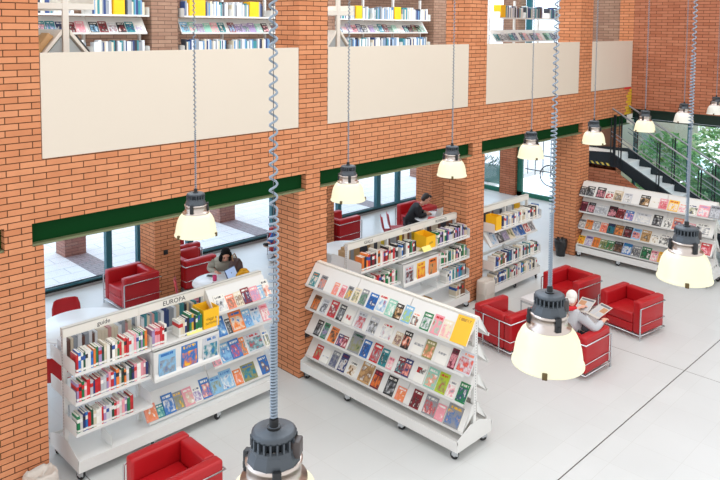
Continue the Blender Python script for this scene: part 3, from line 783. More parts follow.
book_row(M3,2*B3+0.05,2*B3+0.88,-0.325,0.94,['green','white','dark green','teal','cream','green','black','pink'],'on the second shelf next to the third pillar','cover display',g,tr=(0.03,0.048),hr=(0.2,0.24))
book_row(M3,2*B3+0.28,2*B3+0.88,-0.325,0.58,['white','blue','black','teal','grey','white'],'on the third shelf next to the third pillar','cover display',g,tr=(0.035,0.05),hr=(0.2,0.24))
book_row(M3,2*B3+0.60,2*B3+0.88,-0.30,0.222,['cream','white','brown','beige'],'on the bottom deck by the third pillar','cover display',g,tr=(0.035,0.05),hr=(0.22,0.26))
for k, pal in enumerate((['cream','grey','olive','tan','black'],['grey','cream','brown','orange'],['cream','brown','tan','black','white'])):
    book_row(M3,k*B3+0.05,(k+1)*B3-0.05,0.25,1.32,pal,'in the far row behind the %s header of the second case' % ('first','middle','last')[k],'middle pillar','books facing the reading tables',flip=True,tr=(0.05,0.085),hr=(0.2,0.28))
open_box('file_box', 'deep open yellow cardboard box on the top shelf of the second bookcase', M3 @ TR(B3+0.79,-0.175,1.322), 0.25, 0.27, 0.24, YELLOW, 'gialli', drop=0.03)
b = MB(); b.prism([(-0.06,0),(0.0,0.075),(0.06,0),(0.056,0),(0.0,0.07),(-0.056,0)], 'x', -0.11, 0.11)
tag(b.build('shelf_sign', YPAPER, None, M3 @ TR(B3+0.62,-0.33,1.322)), 'pale yellow folded card sign before the deep yellow box', 'sign')
for x, base, pic, ti, lab in ((0.17,'pale grey','black','red','dark portrait cover, face out in the display nearest the magazine case'),
                              (0.47,'yellow','orange','red','orange and yellow cover, face out in the middle of the display under the yellow box'),
                              (0.78,'orange','tan','black','tan food cover, face out in the display beside the third pillar shelves')):
    lab = lab.replace('nearest the','towards the')
    magazine(M3 @ TR(B3+x,-0.362,0.88) @ Matrix.Rotation(-0.04,4,'X'), 0.21, 0.28, base, pic, ti, lab, 'face-out covers on the second case', t=0.014, lay=[0.06,0.7,1.0])
# things left on the lower deck
open_box('tray', 'wooden tray of loose magazines on the bottom deck of the second bookcase', M3 @ TR(B3+0.70,-0.17,0.223), 0.30, 0.28, 0.20, mat('pine_wood', rgb(206,160,84), 0.6, noise=0.1, nscale=12))
magazine(M3 @ TR(B3+0.42,-0.20,0.224) @ Matrix.Rotation(-0.62,4,'X'), 0.22, 0.29, 'blue','sky blue','white','blue magazine leaning on the bottom deck beside the wooden tray', 'loose magazines on the bottom deck')
magazine(M3 @ TR(B3+0.20,-0.20,0.224) @ Matrix.Rotation(-0.75,4,'X'), 0.24, 0.29, 'pale grey','grey','white','pale magazine leaning on the bottom deck by the middle upright', 'loose magazines on the bottom deck')

# ---- 4. bookcase in the third opening
M4 = TR(11.03, 7.80, 0); B4 = 0.83
TQ = [('books',1.30),('slope',0.98),('books',0.57)]
case('short white bookcase on casters with one tilted magazine tier, beside the third pillar', M4, 2, B4, [TQ]*2, [[('books',1.30)]]*2, None, 'white mobile bookcases', plinth=0.34, ztop=1.69)
NA = ['white','white','cream','pale grey','navy','grey','black','beige','blue']
g = 'books in the third bookcase'
book_row(M4,0.29,1.62,-0.325,1.30,NA,'on the top shelf of the short bookcase','yellow magazine file',g,tr=(0.035,0.055),hr=(0.2,0.25))
book_row(M4,0.06,1.60,-0.325,0.57,NA+['green','teal','brown'],'on the middle shelf of the short bookcase','third pillar',g,tr=(0.03,0.055),hr=(0.2,0.25))
book_row(M4,0.06,1.62,-0.30,0.222,NA+['red','green','cream'],'on the bottom deck of the short bookcase','third pillar',g,tr=(0.03,0.055),hr=(0.2,0.25))
book_row(M4,0.3,1.3,0.25,1.30,['black','white','grey','brown'],'in the far row of the short bookcase','third pillar','books facing the reading tables',flip=True,tr=(0.06,0.09),hr=(0.2,0.26))
px_row(M4,None,0.98,spread(0.10,1.62,[(.2,.27,'pale grey','sky blue','navy'),(.2,.27,'black','grey','white'),(.2,.27,'grey','lilac','white'),(.2,.26,'cream','olive','black'),(.2,.26,'pale grey','blue','navy'),(.2,.27,'blue','navy','white'),(.2,.26,'white','red','black'),(.17,.26,'pale grey','black','white')]),
       'on the tilted tier of the short bookcase','third pillar','magazines on the short bookcase')
open_box('magazine_file', 'tall yellow cardboard file on the top shelf of the short bookcase', M4 @ TR(0.17,-0.20,1.302), 0.17, 0.24, 0.26, YELLOW)
o = MB(); o.rbox(-0.09,0.09,-0.09,0.09,0,0.22,0.01,2); tag(o.build('file_box', YELLOW, None, M4 @ TR(1.42,0.16,1.302)), 'yellow box behind the header of the short bookcase', 'box')

# ---- 5. magazine case by the stairs
M5 = TR(14.87, 7.66, 0, -PI/2); B5 = 0.947
TF = [('slope',1.38),('slope',1.01),('slope',0.63),('slope',0.26)]
case('white sloped magazine case on casters standing before the staircase', M5, 3, B5, [TF]*3, [TF]*3, None, 'white mobile bookcases', plinth=0.345, ztop=1.66, ridge=True, name='magazine_case')
g = 'magazines on the case by the stairs'
col_row(M5,14.64,7.66,1.38,[(582.5,.15,.2,'black','grey','white'),(590,.18,.23,'black','grey','white'),(600,.2,.25,'black','pink','white'),(609,.18,.2,'white','red','black'),(617,.19,.24,'beige','black','white'),(627,.18,.22,'pale grey','white','grey'),(644,.2,.24,'black','tan','white'),(652,.19,.23,'white','cream','black',[.5,.6,0]),(660,.17,.23,'pink','red','white'),(670,.21,.24,'yellow','white','red'),(678,.17,.2,'white','pink','salmon'),(686.7,.2,.22,'white','olive','navy'),(696,.21,.24,'pink','white','lilac'),(706,.2,.27,'grey','pale grey','black')],
        'on the top tier by the stairs','fourth pillar',g)
col_row(M5,14.64,7.66,1.01,[(583,.16,.24,'maroon','black','pink'),(590.5,.16,.24,'black','pink','grey'),(600,.30,.22,'pale grey','grey','white'),(610.6,.19,.25,'black','pink','maroon'),(618,.18,.22,'dark red','black','pink'),(627,.18,.22,'blue','pink','white'),(642,.32,.22,'pale grey','white','grey'),(656.5,.19,.24,'black','grey','white'),(667,.17,.22,'white','black','grey'),(675,.2,.26,'salmon','navy','white'),(690,.16,.2,'pink','red','white'),(702,.28,.24,'white','grey','black')],
        'on the second tier by the stairs','fourth pillar',g)
col_row(M5,14.64,7.66,0.63,[(581.5,.16,.2,'grey','white','black'),(588,.16,.22,'orange','tan','black'),(595,.17,.22,'grey','pale grey','white'),(602.5,.16,.22,'salmon','red','white'),(609,.16,.24,'black','teal','navy'),(616,.19,.24,'brown','orange','tan'),(624.6,.18,.25,'black','dark red','grey'),(632.5,.19,.24,'sky blue','salmon','navy'),(641,.2,.25,'tan','black','white'),(648,.16,.2,'white','beige','black'),(656,.26,.25,'white','black','grey'),(667,.15,.2,'red','dark red','white'),(705,.2,.24,'red','pink','white')],
        'on the third tier by the stairs','fourth pillar',g)
col_row(M5,14.64,7.66,0.26,[(580.5,.16,.2,'yellow','orange','black'),(588,.16,.22,'lilac','white','navy'),(594.5,.16,.23,'orange','brown','yellow'),(601.5,.16,.22,'olive','dark green','white'),(608,.16,.22,'green','brown','white'),(615,.19,.24,'black','brown','grey'),(623,.19,.25,'blue','white','teal'),(632.5,.2,.24,'grey','black','white'),(642,.2,.26,'green','black','white'),(649,.15,.22,'pink','white','maroon'),(656,.17,.23,'yellow','tan','red'),(666,.17,.22,'grey','tan','white')],
        'on the bottom tier by the stairs','fourth pillar',g)

# ------------------------------------------------------------------ armchairs
def armchair_proto():
    t = thing('armchair', 'x', 'armchair', TR(0,0,0))
    W, D = 0.80, 0.70
    b = MB(); b.rbox(-0.20,0.345,-0.245,0.245,0.235,0.405,0.03,3); b.build('seat_cushion', RED, t)
    b = MB(); b.rbox(-0.20,0.34,-0.245,0.245,0.085,0.232,0.02,3); b.build('seat_base', RED, t)
    b = MB(); b.rbox(-0.345,-0.205,-0.245,0.245,0.085,0.625,0.03,3); b.build('back_cushion', RED, t)
    for s in (-1,1):
        b = MB(); b.rbox(-0.345,0.345,min(s*0.248,s*0.39),max(s*0.248,s*0.39),0.085,0.63,0.032,3); b.build('arm_cushion', RED, t)
    b = MB(); q = 0.010; X, Y = 0.358, 0.402
    b.tube([(X,-Y,0.515),(X-0.02,-Y-0.0,0.525),(-X,-Y,0.525),(-X,Y,0.525),(X-0.02,Y,0.525),(X,Y,0.515)], q, 8)
    for z in (0.245,): b.tube([(X,-Y,z),(-X,-Y,z),(-X,Y,z),(X,Y,z)], 0.006, 6)
    b.tube([(X,-Y,0.075),(-X,-Y,0.075),(-X,Y,0.075),(X,Y,0.075),(X,-Y,0.075)], q, 8)
    b.build('tube_frame', CHROME, t)
    for sx, sy in ((1,-1),(1,1)):
        b = MB(); b.cyl(sx*X,sy*Y,0.002,0.52,0.012,10); b.cyl(sx*X,sy*Y,0,0.012,0.016,10); b.build('leg', CHROME, t)
    for sy in (-1,1):
        b = MB(); b.cyl(-X,sy*0.17,0.002,0.525,0.012,10); b.cyl(-X,sy*0.17,0,0.012,0.016,10); b.build('leg', CHROME, t)
    return t
AC = armchair_proto()
RAD = math.radians
chairs = [
    (11.70,5.11,171,'red cube armchair in front of the magazine case by the stairs, standing apart'),
    (11.78,6.27,173,'red cube armchair behind the reading man, beside the black waste bin pillar'),
    (9.63,6.25,-8,'red cube armchair turned back to the middle magazine case'),
    (9.76,5.12,-3,'red cube armchair in which the reading old man sits'),
    (3.68,6.37,180,'red cube armchair alone on the open floor before the guide shelves'),
    (6.10,11.97,180,'dark red cube armchair against the first back pillar by the window'),
    (7.38,12.05,0,'red cube armchair beside the woman writing at the round table'),
    (7.59,12.95,0,'red cube armchair behind another one, close to the window and back pillar'),
    (11.48,12.15,0,'red cube armchair at the back wall window, seen over the second bookcase'),
    (11.27,12.96,0,'red cube armchair half hidden between back pillar and window'),
    (13.58,11.52,180,'red cube armchair with its back to a pillar behind the laptop man'),
    (9.97,12.10,180,'red cube armchair of the person with crossed legs'),
]
for i, (x, y, a, lab) in enumerate(chairs):
    if i == 0:
        AC.matrix_basis = TR(x,y,0,RAD(a)); AC['label'] = lab; AC['group'] = 'red cube armchairs'
    else: copy_tree(AC, TR(x,y,0,RAD(a)), lab, 'red cube armchairs')
# low white table between the armchairs
t = thing('coffee_table', 'low white square coffee table among the red armchairs', 'table', TR(10.91,6.34,0,RAD(-6)))
b = MB(); b.rbox(-0.28,0.28,-0.28,0.28,0.33,0.38,0.006,2); b.build('tabletop', TABLEW, t)
b = MB(); b.box(-0.265,0.265,-0.265,0.265,0.29,0.33); b.build('apron', CHROME, t)
for sx in (-1,1):
    for sy in (-1,1):
        b = MB(); b.cyl(sx*0.265,sy*0.265,0,0.33,0.014,10); b.build('leg', CHROME, t)

# ------------------------------------------------------------------ waste bins
BAGC = mat('pale_bin_bag', rgb(206,198,188), 0.45, noise=0.08, nscale=6)
BAGB = mat('black_bin_bag', rgb(28,28,30), 0.3, noise=0.2, nscale=14)
def bin_(x, y, lab, bagm, h=0.36, r=0.15):
    t = thing('waste_bin', lab, 'bin', TR(x,y,0))
    b = MB(); b.lathe([(0,0.0),(r*0.8,0.0),(r,h),(r-0.01,h),(r*0.8-0.01,0.012),(0,0.012)], 20); b.build('bucket', mat('dark_bucket', rgb(40,41,44), 0.5), t)
    b = MB(); prof = [(r*0.86,h-0.22),(r+0.014,h-0.12),(r+0.018,h),(r+0.006,h+0.035),(r-0.02,h+0.02),(r*0.7,h-0.15),(0,h-0.2)]
    n = 20; vs = []; fs = []
    for j, (q, z) in enumerate(prof):
        for k in range(n):
            w = 1 + 0.05*math.sin(k*3.1+j) ; vs.append((q*w*math.cos(2*PI*k/n), q*w*math.sin(2*PI*k/n), z + (0.03*math.sin(k*2.3) if j in (0,3) else 0)))
    for j in range(len(prof)-1):
        for k in range(n): fs.append((j*n+k, j*n+(k+1)%n, (j+1)*n+(k+1)%n, (j+1)*n+k))
    b.add(vs, fs, 0, True); b.build('bin_bag', bagm, t)
    return t
bin_(14.33,7.92,'black waste bin with a black bag at the foot of the fourth pillar', BAGB, 0.34, 0.125)
def bag_bin(x, y, lab, h):
    t = thing('waste_bin', lab, 'bin', TR(x,y,0))
    b = MB(); b.rbox(-0.15,0.15,-0.11,0.11,0,h-0.06,0.02,2); b.build('bucket', mat('pale_bucket', rgb(196,188,178), 0.5), t)
    b = MB(); n = 24; prof = [(1.04,h*0.45),(1.08,h*0.75),(1.07,h-0.02),(0.96,h+0.01),(0.82,h-0.03),(0.3,h-0.06),(0.0,h-0.06)]; vs=[]; fs=[]
    for j,(q,z) in enumerate(prof):
        for k in range(n):
            a = 2*PI*k/n; cx = math.copysign(abs(math.cos(a))**0.5, math.cos(a))*0.155; cy = math.copysign(abs(math.sin(a))**0.5, math.sin(a))*0.115
            vs.append((cx*q*(1+0.02*math.sin(5*k+j)), cy*q*(1+0.02*math.sin(5*k+j)), z+0.012*math.sin(k*2.1+j)))
    for j in range(len(prof)-1):
        for k in range(n): fs.append((j*n+k, j*n+(k+1)%n, (j+1)*n+(k+1)%n, (j+1)*n+k))
    b.add(vs, fs, 0, True); b.build('bin_bag', BAGC, t)
bag_bin(10.84,7.50,'pale bag-lined waste bin at the foot of the third pillar', 0.42)
bag_bin(2.76,7.53,'pale bag-lined waste bin in front of the bare end pillar', 0.34)

# ------------------------------------------------------------------ staircase
t = thing('staircase', 'dark steel staircase with pale treads, glass balustrade and steel handrails by the end wall', 'staircase', TR(0,0,0))
SX0, SX1 = 16.25, 17.10; RUN, RISE, YT, ZT = 0.287, 0.158, 7.70, 2.05
STEP = mat('pale_stone_tread', rgb(226,232,234), 0.5)
STR = mat('black_green_stringer', rgb(16,32,40), 0.45)
for k in range(12):
    y1 = YT - RUN*k; z = ZT - RISE*(k+1)
    b = MB(); b.box(SX0,SX1,y1-RUN-0.02,y1,z-0.04,z); b.box(SX0,SX1,y1-0.012,y1,z,z+RISE-0.042); b.build('tread', STEP, t)
b = MB(); b.box(SX0,SX1,YT-0.0,8.95,ZT-0.05,ZT); b.build('landing', STEP, t)
yb = YT-RUN*12; zb = ZT-RISE*12
for x0, x1 in ((SX0-0.05,SX0),(SX1,SX1+0.05)):
    b = MB(); b.prism([(8.95,ZT+0.02),(8.95,ZT-0.24),(YT-0.15,ZT-0.25),(yb+0.3,0.0),(yb-0.12,0.0),(yb-0.12,zb+0.08),(YT,ZT+0.09)], 'x', x0, x1); b.build('stringer', STR, t)
RAILM = mat('satin_rail_steel', rgb(150,154,160), 0.3, metal=0.8)
POSTM = mat('dark_post_steel', rgb(36,44,50), 0.4, metal=0.4)
for x in (SX0-0.06, SX1-0.03):
    near = x < SX0
    for y in (7.45,6.54,5.62,4.75):
        z = ZT - RISE/RUN*(YT-y)
        b = MB(); b.box(x-0.008,x+0.008,y-0.014,y+0.014,z-(0.15 if near else 0.0),z+1.12); b.cyl(x,y+0.06,z-0.05 if near else z,z+1.1,0.011,8); b.box(x-0.01,x+0.01,y,y+0.06,z+0.4,z+0.42); b.build('post', POSTM, t)
    for dz, r in ((1.15,0.024),(0.60,0.012),(0.50,0.012)):
        b = MB(); b.tube([(x,YT,ZT+dz),(x,yb,zb+dz)], r, 8); b.build('handrail' if r > 0.02 else 'lower_rail', RAILM, t)
    b = MB()
    b.add([(x,YT-0.1,ZT+0.57),(x,yb,zb+0.62),(x,yb,zb+1.06),(x,YT-0.1,ZT+1.01)], [(0,1,2,3)], 0)
    b.build('glass_panel', RGLASS, t)
x = SX0-0.06
for y in (8.3,7.62):
    b = MB(); b.box(x-0.012,x+0.012,y-0.03,y+0.03,ZT-0.2,ZT+1.0); b.cyl(x,y+0.09,ZT-0.2,ZT+1.0,0.014,8); b.box(x-0.01,x+0.01,y,y+0.09,ZT+0.0,ZT+0.03); b.build('post', POSTM, t)
# hazard stripe on the landing edge
b = MB()
for k in range(7):
    y = 7.72 + k*0.13
    b.add([(SX0-0.051,y,ZT-0.235),(SX0-0.051,y+0.06,ZT-0.235),(SX0-0.051,y+0.11,ZT-0.175),(SX0-0.051,y+0.05,ZT-0.175)], [(3,2,1,0)], 0)
b.build('hazard_stripe', mat('hazard_yellow', rgb(226,206,90), 0.6), t)
# wooden door and notice on the landing
b = MB(); b.box(XE+0.0,XE+0.038,8.15,8.6,ZT,ZT+0.85); struct('door_1', b, mat('brown_door', rgb(104,72,54), 0.5))
o = MB(); o.box(XE+0.02,XE+0.038,8.68,8.9,ZT+0.25,ZT+0.72); tag(o.build('notice', mat('pale_notice', rgb(206,200,190), 0.6)), 'pale paper notice on the brick wall at the stair landing', 'notice')

# ------------------------------------------------------------------ reading zone furniture
def round_table(x, y, r, lab):
    t = thing('round_table', lab, 'table', TR(x,y,0), 'white round tables')
    b = MB(); b.lathe([(0,0.73),(r-0.006,0.73),(r,0.724),(r,0.708),(r-0.006,0.702),(0,0.702)], 40); b.build('tabletop', TABLEW, t)
    b = MB(); b.cyl(0,0,0.02,0.702,0.035,14); b.build('column', CHROME, t)
    b = MB(); b.lathe([(0,0),(0.25,0),(0.25,0.012),(0.04,0.03),(0,0.03)], 28); b.build('foot', CHROME, t)
round_table(4.34,10.02,0.64,'white round table behind the guide header, beside the bare end pillar')
round_table(6.80,10.12,0.50,'white round table where the woman is writing')
round_table(9.63,9.99,0.48,'white round table behind the middle pillar and the magazine case')
round_table(12.72,10.19,0.52,'white round table where the man works at his laptop')
def plastic_proto():
    t = thing('plastic_chair', 'x', 'chair', TR(0,0,0))
    n = 9; vs = []; fs = []
    prof = [(0.21,0.44),(0.18,0.455),(0.0,0.445),(-0.14,0.445),(-0.19,0.475),(-0.22,0.56),(-0.245,0.70),(-0.26,0.80),(-0.262,0.82)]
    half = [0.19,0.205,0.215,0.21,0.205,0.215,0.21,0.18,0.14]
    for (x, z), w in zip(prof, half):
        for k in range(n):
            s = -1 + 2*k/(n-1); c = 0.03*s*s
            vs.append((x + (c if z > 0.5 else 0), s*w, z + (c*0.4 if z < 0.5 else 0)))
    m = len(prof)
    for j in range(m-1):
        for k in range(n-1): fs.append((j*n+k, j*n+k+1, (j+1)*n+k+1, (j+1)*n+k))
    nv = len(vs); vs += [(x-0.008*(1 if z > 0.5 else 0), y, z-0.01) for x, y, z in vs]
    fs += [tuple(nv+i for i in f[::-1]) for f in fs[:]]
    rim = [k for k in range(n)] + [j*n+n-1 for j in range(1,m)] + [(m-1)*n+k for k in range(n-2,-1,-1)] + [j*n for j in range(m-2,0,-1)]
    for a, c in zip(rim, rim[1:]+rim[:1]): fs.append((c, a, nv+a, nv+c))
    b = MB(); b.add(vs, fs, 0, True); b.build('shell', REDP, t)
    for sx in (-1,1):
        for sy in (-1,1):
            b = MB(); b.tube([(sx*0.13,sy*0.16,0.435),(sx*0.2,sy*0.2,0.0)], 0.011, 8); b.build('leg', CHROME, t)
    return t
PC = plastic_proto()
plist = [(4.43,10.74,-100,'red plastic chair on the window side of the table by the bare pillar'),
         (3.62,9.30,60,'red plastic chair between the bare pillar and the guide bookcase end'),
         (6.36,10.43,-30,'red plastic chair at the empty side of the writing woman\'s table'),
         (9.59,9.27,80,'red plastic chair at the round table behind the middle magazine case'),
         (11.83,10.78,-40,'empty red plastic chair near the laptop man, back to the window'),
         (12.12,10.86,-40,'red plastic chair in which the laptop man sits'),
         (7.24,10.78,-118,'red plastic chair in which the writing woman sits')]
for i, (x, y, a, lab) in enumerate(plist):
    if i == 0: PC.matrix_basis = TR(x,y,0,RAD(a)); PC['label'] = lab; PC['group'] = 'red plastic chairs'
    else: copy_tree(PC, TR(x,y,0,RAD(a)), lab, 'red plastic chairs')
def laptop(x, y, z, a, lab, bodym, scrm):
    t = thing('laptop', lab, 'laptop', TR(x,y,z,RAD(a)))      # faces -x local user side: user sits at -x
    b = MB(); b.rbox(-0.12,0.12,-0.17,0.17,0,0.014,0.004,2); b.build('keyboard_base', bodym, t)
    M = Matrix.Translation((0.12,0,0.014)) @ Matrix.Rotation(RAD(20),4,'Y')
    b = MB(); b.rbox(-0.003,0.006,-0.17,0.17,0,0.225,0.003,2,0,M); s = b.build('screen', bodym, t)
    b = MB(); b.add([(-0.0035,-0.155,0.015),(-0.0035,0.155,0.015),(-0.0035,0.155,0.21),(-0.0035,-0.155,0.21)], [(3,2,1,0)], 0, False, M); b.build('display', scrm, s)
SILV = mat('silver_laptop', rgb(222,224,228), 0.35)
laptop(12.70,10.28,0.731,-80,'silver laptop open on the table before the man in black', SILV, mat('dark_display', rgb(40,46,60), 0.2))
def sheet(x, y, z, a, w, h, lab, m, group=None, name='paper', cat='paper'):
    b = MB(); b.box(-w/2,w/2,-h/2,h/2,0,0.003); return tag(b.build(name, m, None, TR(x,y,z,RAD(a))), lab, cat, group)
PAP = mat('white_paper', rgb(238,240,242), 0.7)
# woman's table
t = thing('tablet', 'pale blue tablet in an upright stand on the writing woman\'s table', 'tablet', TR(6.98,10.02,0.732,RAD(-70)))
M = Matrix.Rotation(RAD(-28),4,'Y')
b = MB(); b.rbox(-0.006,0.006,-0.15,0.15,0.004,0.22,0.004,2,0,M); b.build('tablet_body', mat('dark_case', rgb(60,70,100), 0.4), t)
b = MB(); b.add([(0.0065,-0.135,0.02),(0.0065,0.135,0.02),(0.0065,0.135,0.205),(0.0065,-0.135,0.205)], [(0,1,2,3)], 0, False, M); b.build('display', emit_mat('tablet_display', rgb(176,200,236), 0.35, rgb(150,175,215)), t)
b = MB(); b.tube([(-0.05,0,0.12),(-0.14,0,0.002)], 0.008, 6); b.build('stand', DARK, t)
sheet(7.06,10.34,0.731,20,0.21,0.29,'white sheet the woman is writing on', PAP)
sheet(6.72,9.84,0.731,-30,0.21,0.29,'loose white sheet on the writing table next to the black pouch', PAP)
b = MB(); b.lathe([(0,0),(0.033,0),(0.038,0.09),(0.034,0.09),(0.03,0.006),(0,0.006)], 18); tag(b.build('cup', mat('pink_plastic', rgb(226,60,120), 0.35), None, TR(6.72,10.22,0.731)), 'small pink cup on the writing table beside the tablet', 'cup')
b = MB(); b.rbox(-0.035,0.035,-0.075,0.075,0,0.012,0.005,2); tag(b.build('mobile_phone', DARK, None, TR(6.80,10.45,0.731,0.6)), 'black mobile phone near the far edge of the writing table', 'phone')
b = MB(); b.rbox(-0.07,0.07,-0.1,0.1,0,0.05,0.02,3); tag(b.build('pouch', mat('black_cloth', rgb(44,40,48), 0.8), None, TR(6.57,9.95,0.731,0.5)), 'small black pouch on the writing table by the pink cup', 'pouch')
t = thing('handbag', 'slumped dark brown handbag on the table corner beside the woman', 'bag', TR(7.22,10.30,0.731,RAD(30)))
b = MB(); b.prism([(-0.17,0),(-0.18,0.12),(-0.1,0.25),(0.02,0.27),(0.13,0.16),(0.17,0.0)], 'y', -0.08, 0.08); 
ob = b.build('bag_body', mat('brown_leather', rgb(70,40,36), 0.5, noise=0.25, nscale=25), t)
mo = ob.modifiers.new('round', 'BEVEL'); mo.width = 0.04; mo.segments = 3
b = MB(); b.tube([(-0.1,0,0.22),(-0.07,0.05,0.31),(0.04,0.05,0.33),(0.08,0,0.2)], 0.012, 8); b.build('handle', mat('tan_strap', rgb(150,110,70), 0.5), t)
b = MB(); b.ell((0,0,0.045),(0.17,0.1,0.05),16,8); b.ell((0.07,0.03,0.07),(0.1,0.07,0.045),14,8); b.ell((-0.08,-0.02,0.06),(0.09,0.08,0.05),14,8)
tag(b.build('scarf', mat('mustard_wool', rgb(226,160,20), 0.9, noise=0.15, nscale=40), None, TR(7.19,10.06,0.731,0.4)), 'crumpled mustard yellow scarf beside the brown handbag', 'scarf')
# man's table
b = MB(); b.rbox(-0.13,0.13,-0.17,0.17,0,0.05,0.008,2); tag(b.build('folder', YELLOW, None, TR(12.38,9.97,0.731,0.5)), 'yellow folder under the red book on the laptop table', 'folder')
b = MB(); b.rbox(-0.12,0.12,-0.16,0.16,0,0.03,0.004,2); tag(b.build('book', mat('red_cover', rgb(214,30,30), 0.4), None, TR(12.38,9.97,0.783,0.6)), 'red book lying on the yellow folder on the laptop table', 'book')
sheet(12.84,9.91,0.731,10,0.21,0.29,'printed sheet on the laptop table in front of the laptop', PAP)
b = MB(); b.rbox(-0.1,0.1,-0.13,0.13,0,0.04,0.005,2); tag(b.build('notebook', mat('amber_card', rgb(236,180,60), 0.5), None, TR(13.02,10.06,0.731,0.2)), 'amber notebook at the pillar side of the laptop table', 'notebook')
# plant behind the middle pillar
t = thing('potted_plant', 'dark green potted plant beside the back pillar, behind the middle pillar', 'plant', TR(10.05,11.25,0))
b = MB(); b.lathe([(0,0),(0.11,0),(0.14,0.24),(0.12,0.24),(0.1,0.03),(0,0.03)], 18); b.build('pot', mat('clay_pot', rgb(150,100,70), 0.7), t)
b = MB(); LEAF = mat('dark_leaf', rgb(36,74,34), 0.5, noise=0.2, nscale=10)
for k in range(16):
    a = R.uniform(0,6.28); h = R.uniform(0.25,0.5); s = R.uniform(0.05,0.2)
    p0 = Vector((0.03*math.cos(a),0.03*math.sin(a),0.2)); p1 = p0 + Vector((s*math.cos(a),s*math.sin(a),h)); sd = Vector((-math.sin(a),math.cos(a),0))*0.035
    m_ = (p0+p1)/2 + Vector((0,0,0.05))
    b.add([p0,m_-sd,p1,m_+sd], [(0,1,2,3)], 0)
b.build('foliage', LEAF, t)

# ------------------------------------------------------------------ people
def skin_mesh(verts, edges, radii, sub=1):
    me = bpy.data.meshes.new('tmp'); me.from_pydata(verts, edges, [])
    o = bpy.data.objects.new('tmp', me); COL.objects.link(o)
    sk = o.modifiers.new('skin', 'SKIN'); sk.use_smooth_shade = True
    if not me.skin_vertices: me.skin_vertices.new()
    for i, r in enumerate(radii):
        rr = r if isinstance(r, tuple) else (r, r)
        me.skin_vertices[0].data[i].radius = rr; me.skin_vertices[0].data[i].use_root = (i == 0)
    ss = o.modifiers.new('sub', 'SUBSURF'); ss.levels = sub; ss.render_levels = sub
    bpy.context.view_layer.update()
    ev = o.evaluated_get(bpy.context.evaluated_depsgraph_get())
    res = bpy.data.meshes.new_from_object(ev)
    vs = [v.co.copy() for v in res.vertices]; fs = [list(p.vertices) for p in res.polygons]
    bpy.data.objects.remove(o); bpy.data.meshes.remove(me); bpy.data.meshes.remove(res)
    return vs, fs
def chain(mb, pts, rad, mat_i, sub=1):
    vs, fs = skin_mesh([tuple(p) for p in pts], [(i,i+1) for i in range(len(pts)-1)], rad, sub); mb.add(vs, fs, mat_i, True)
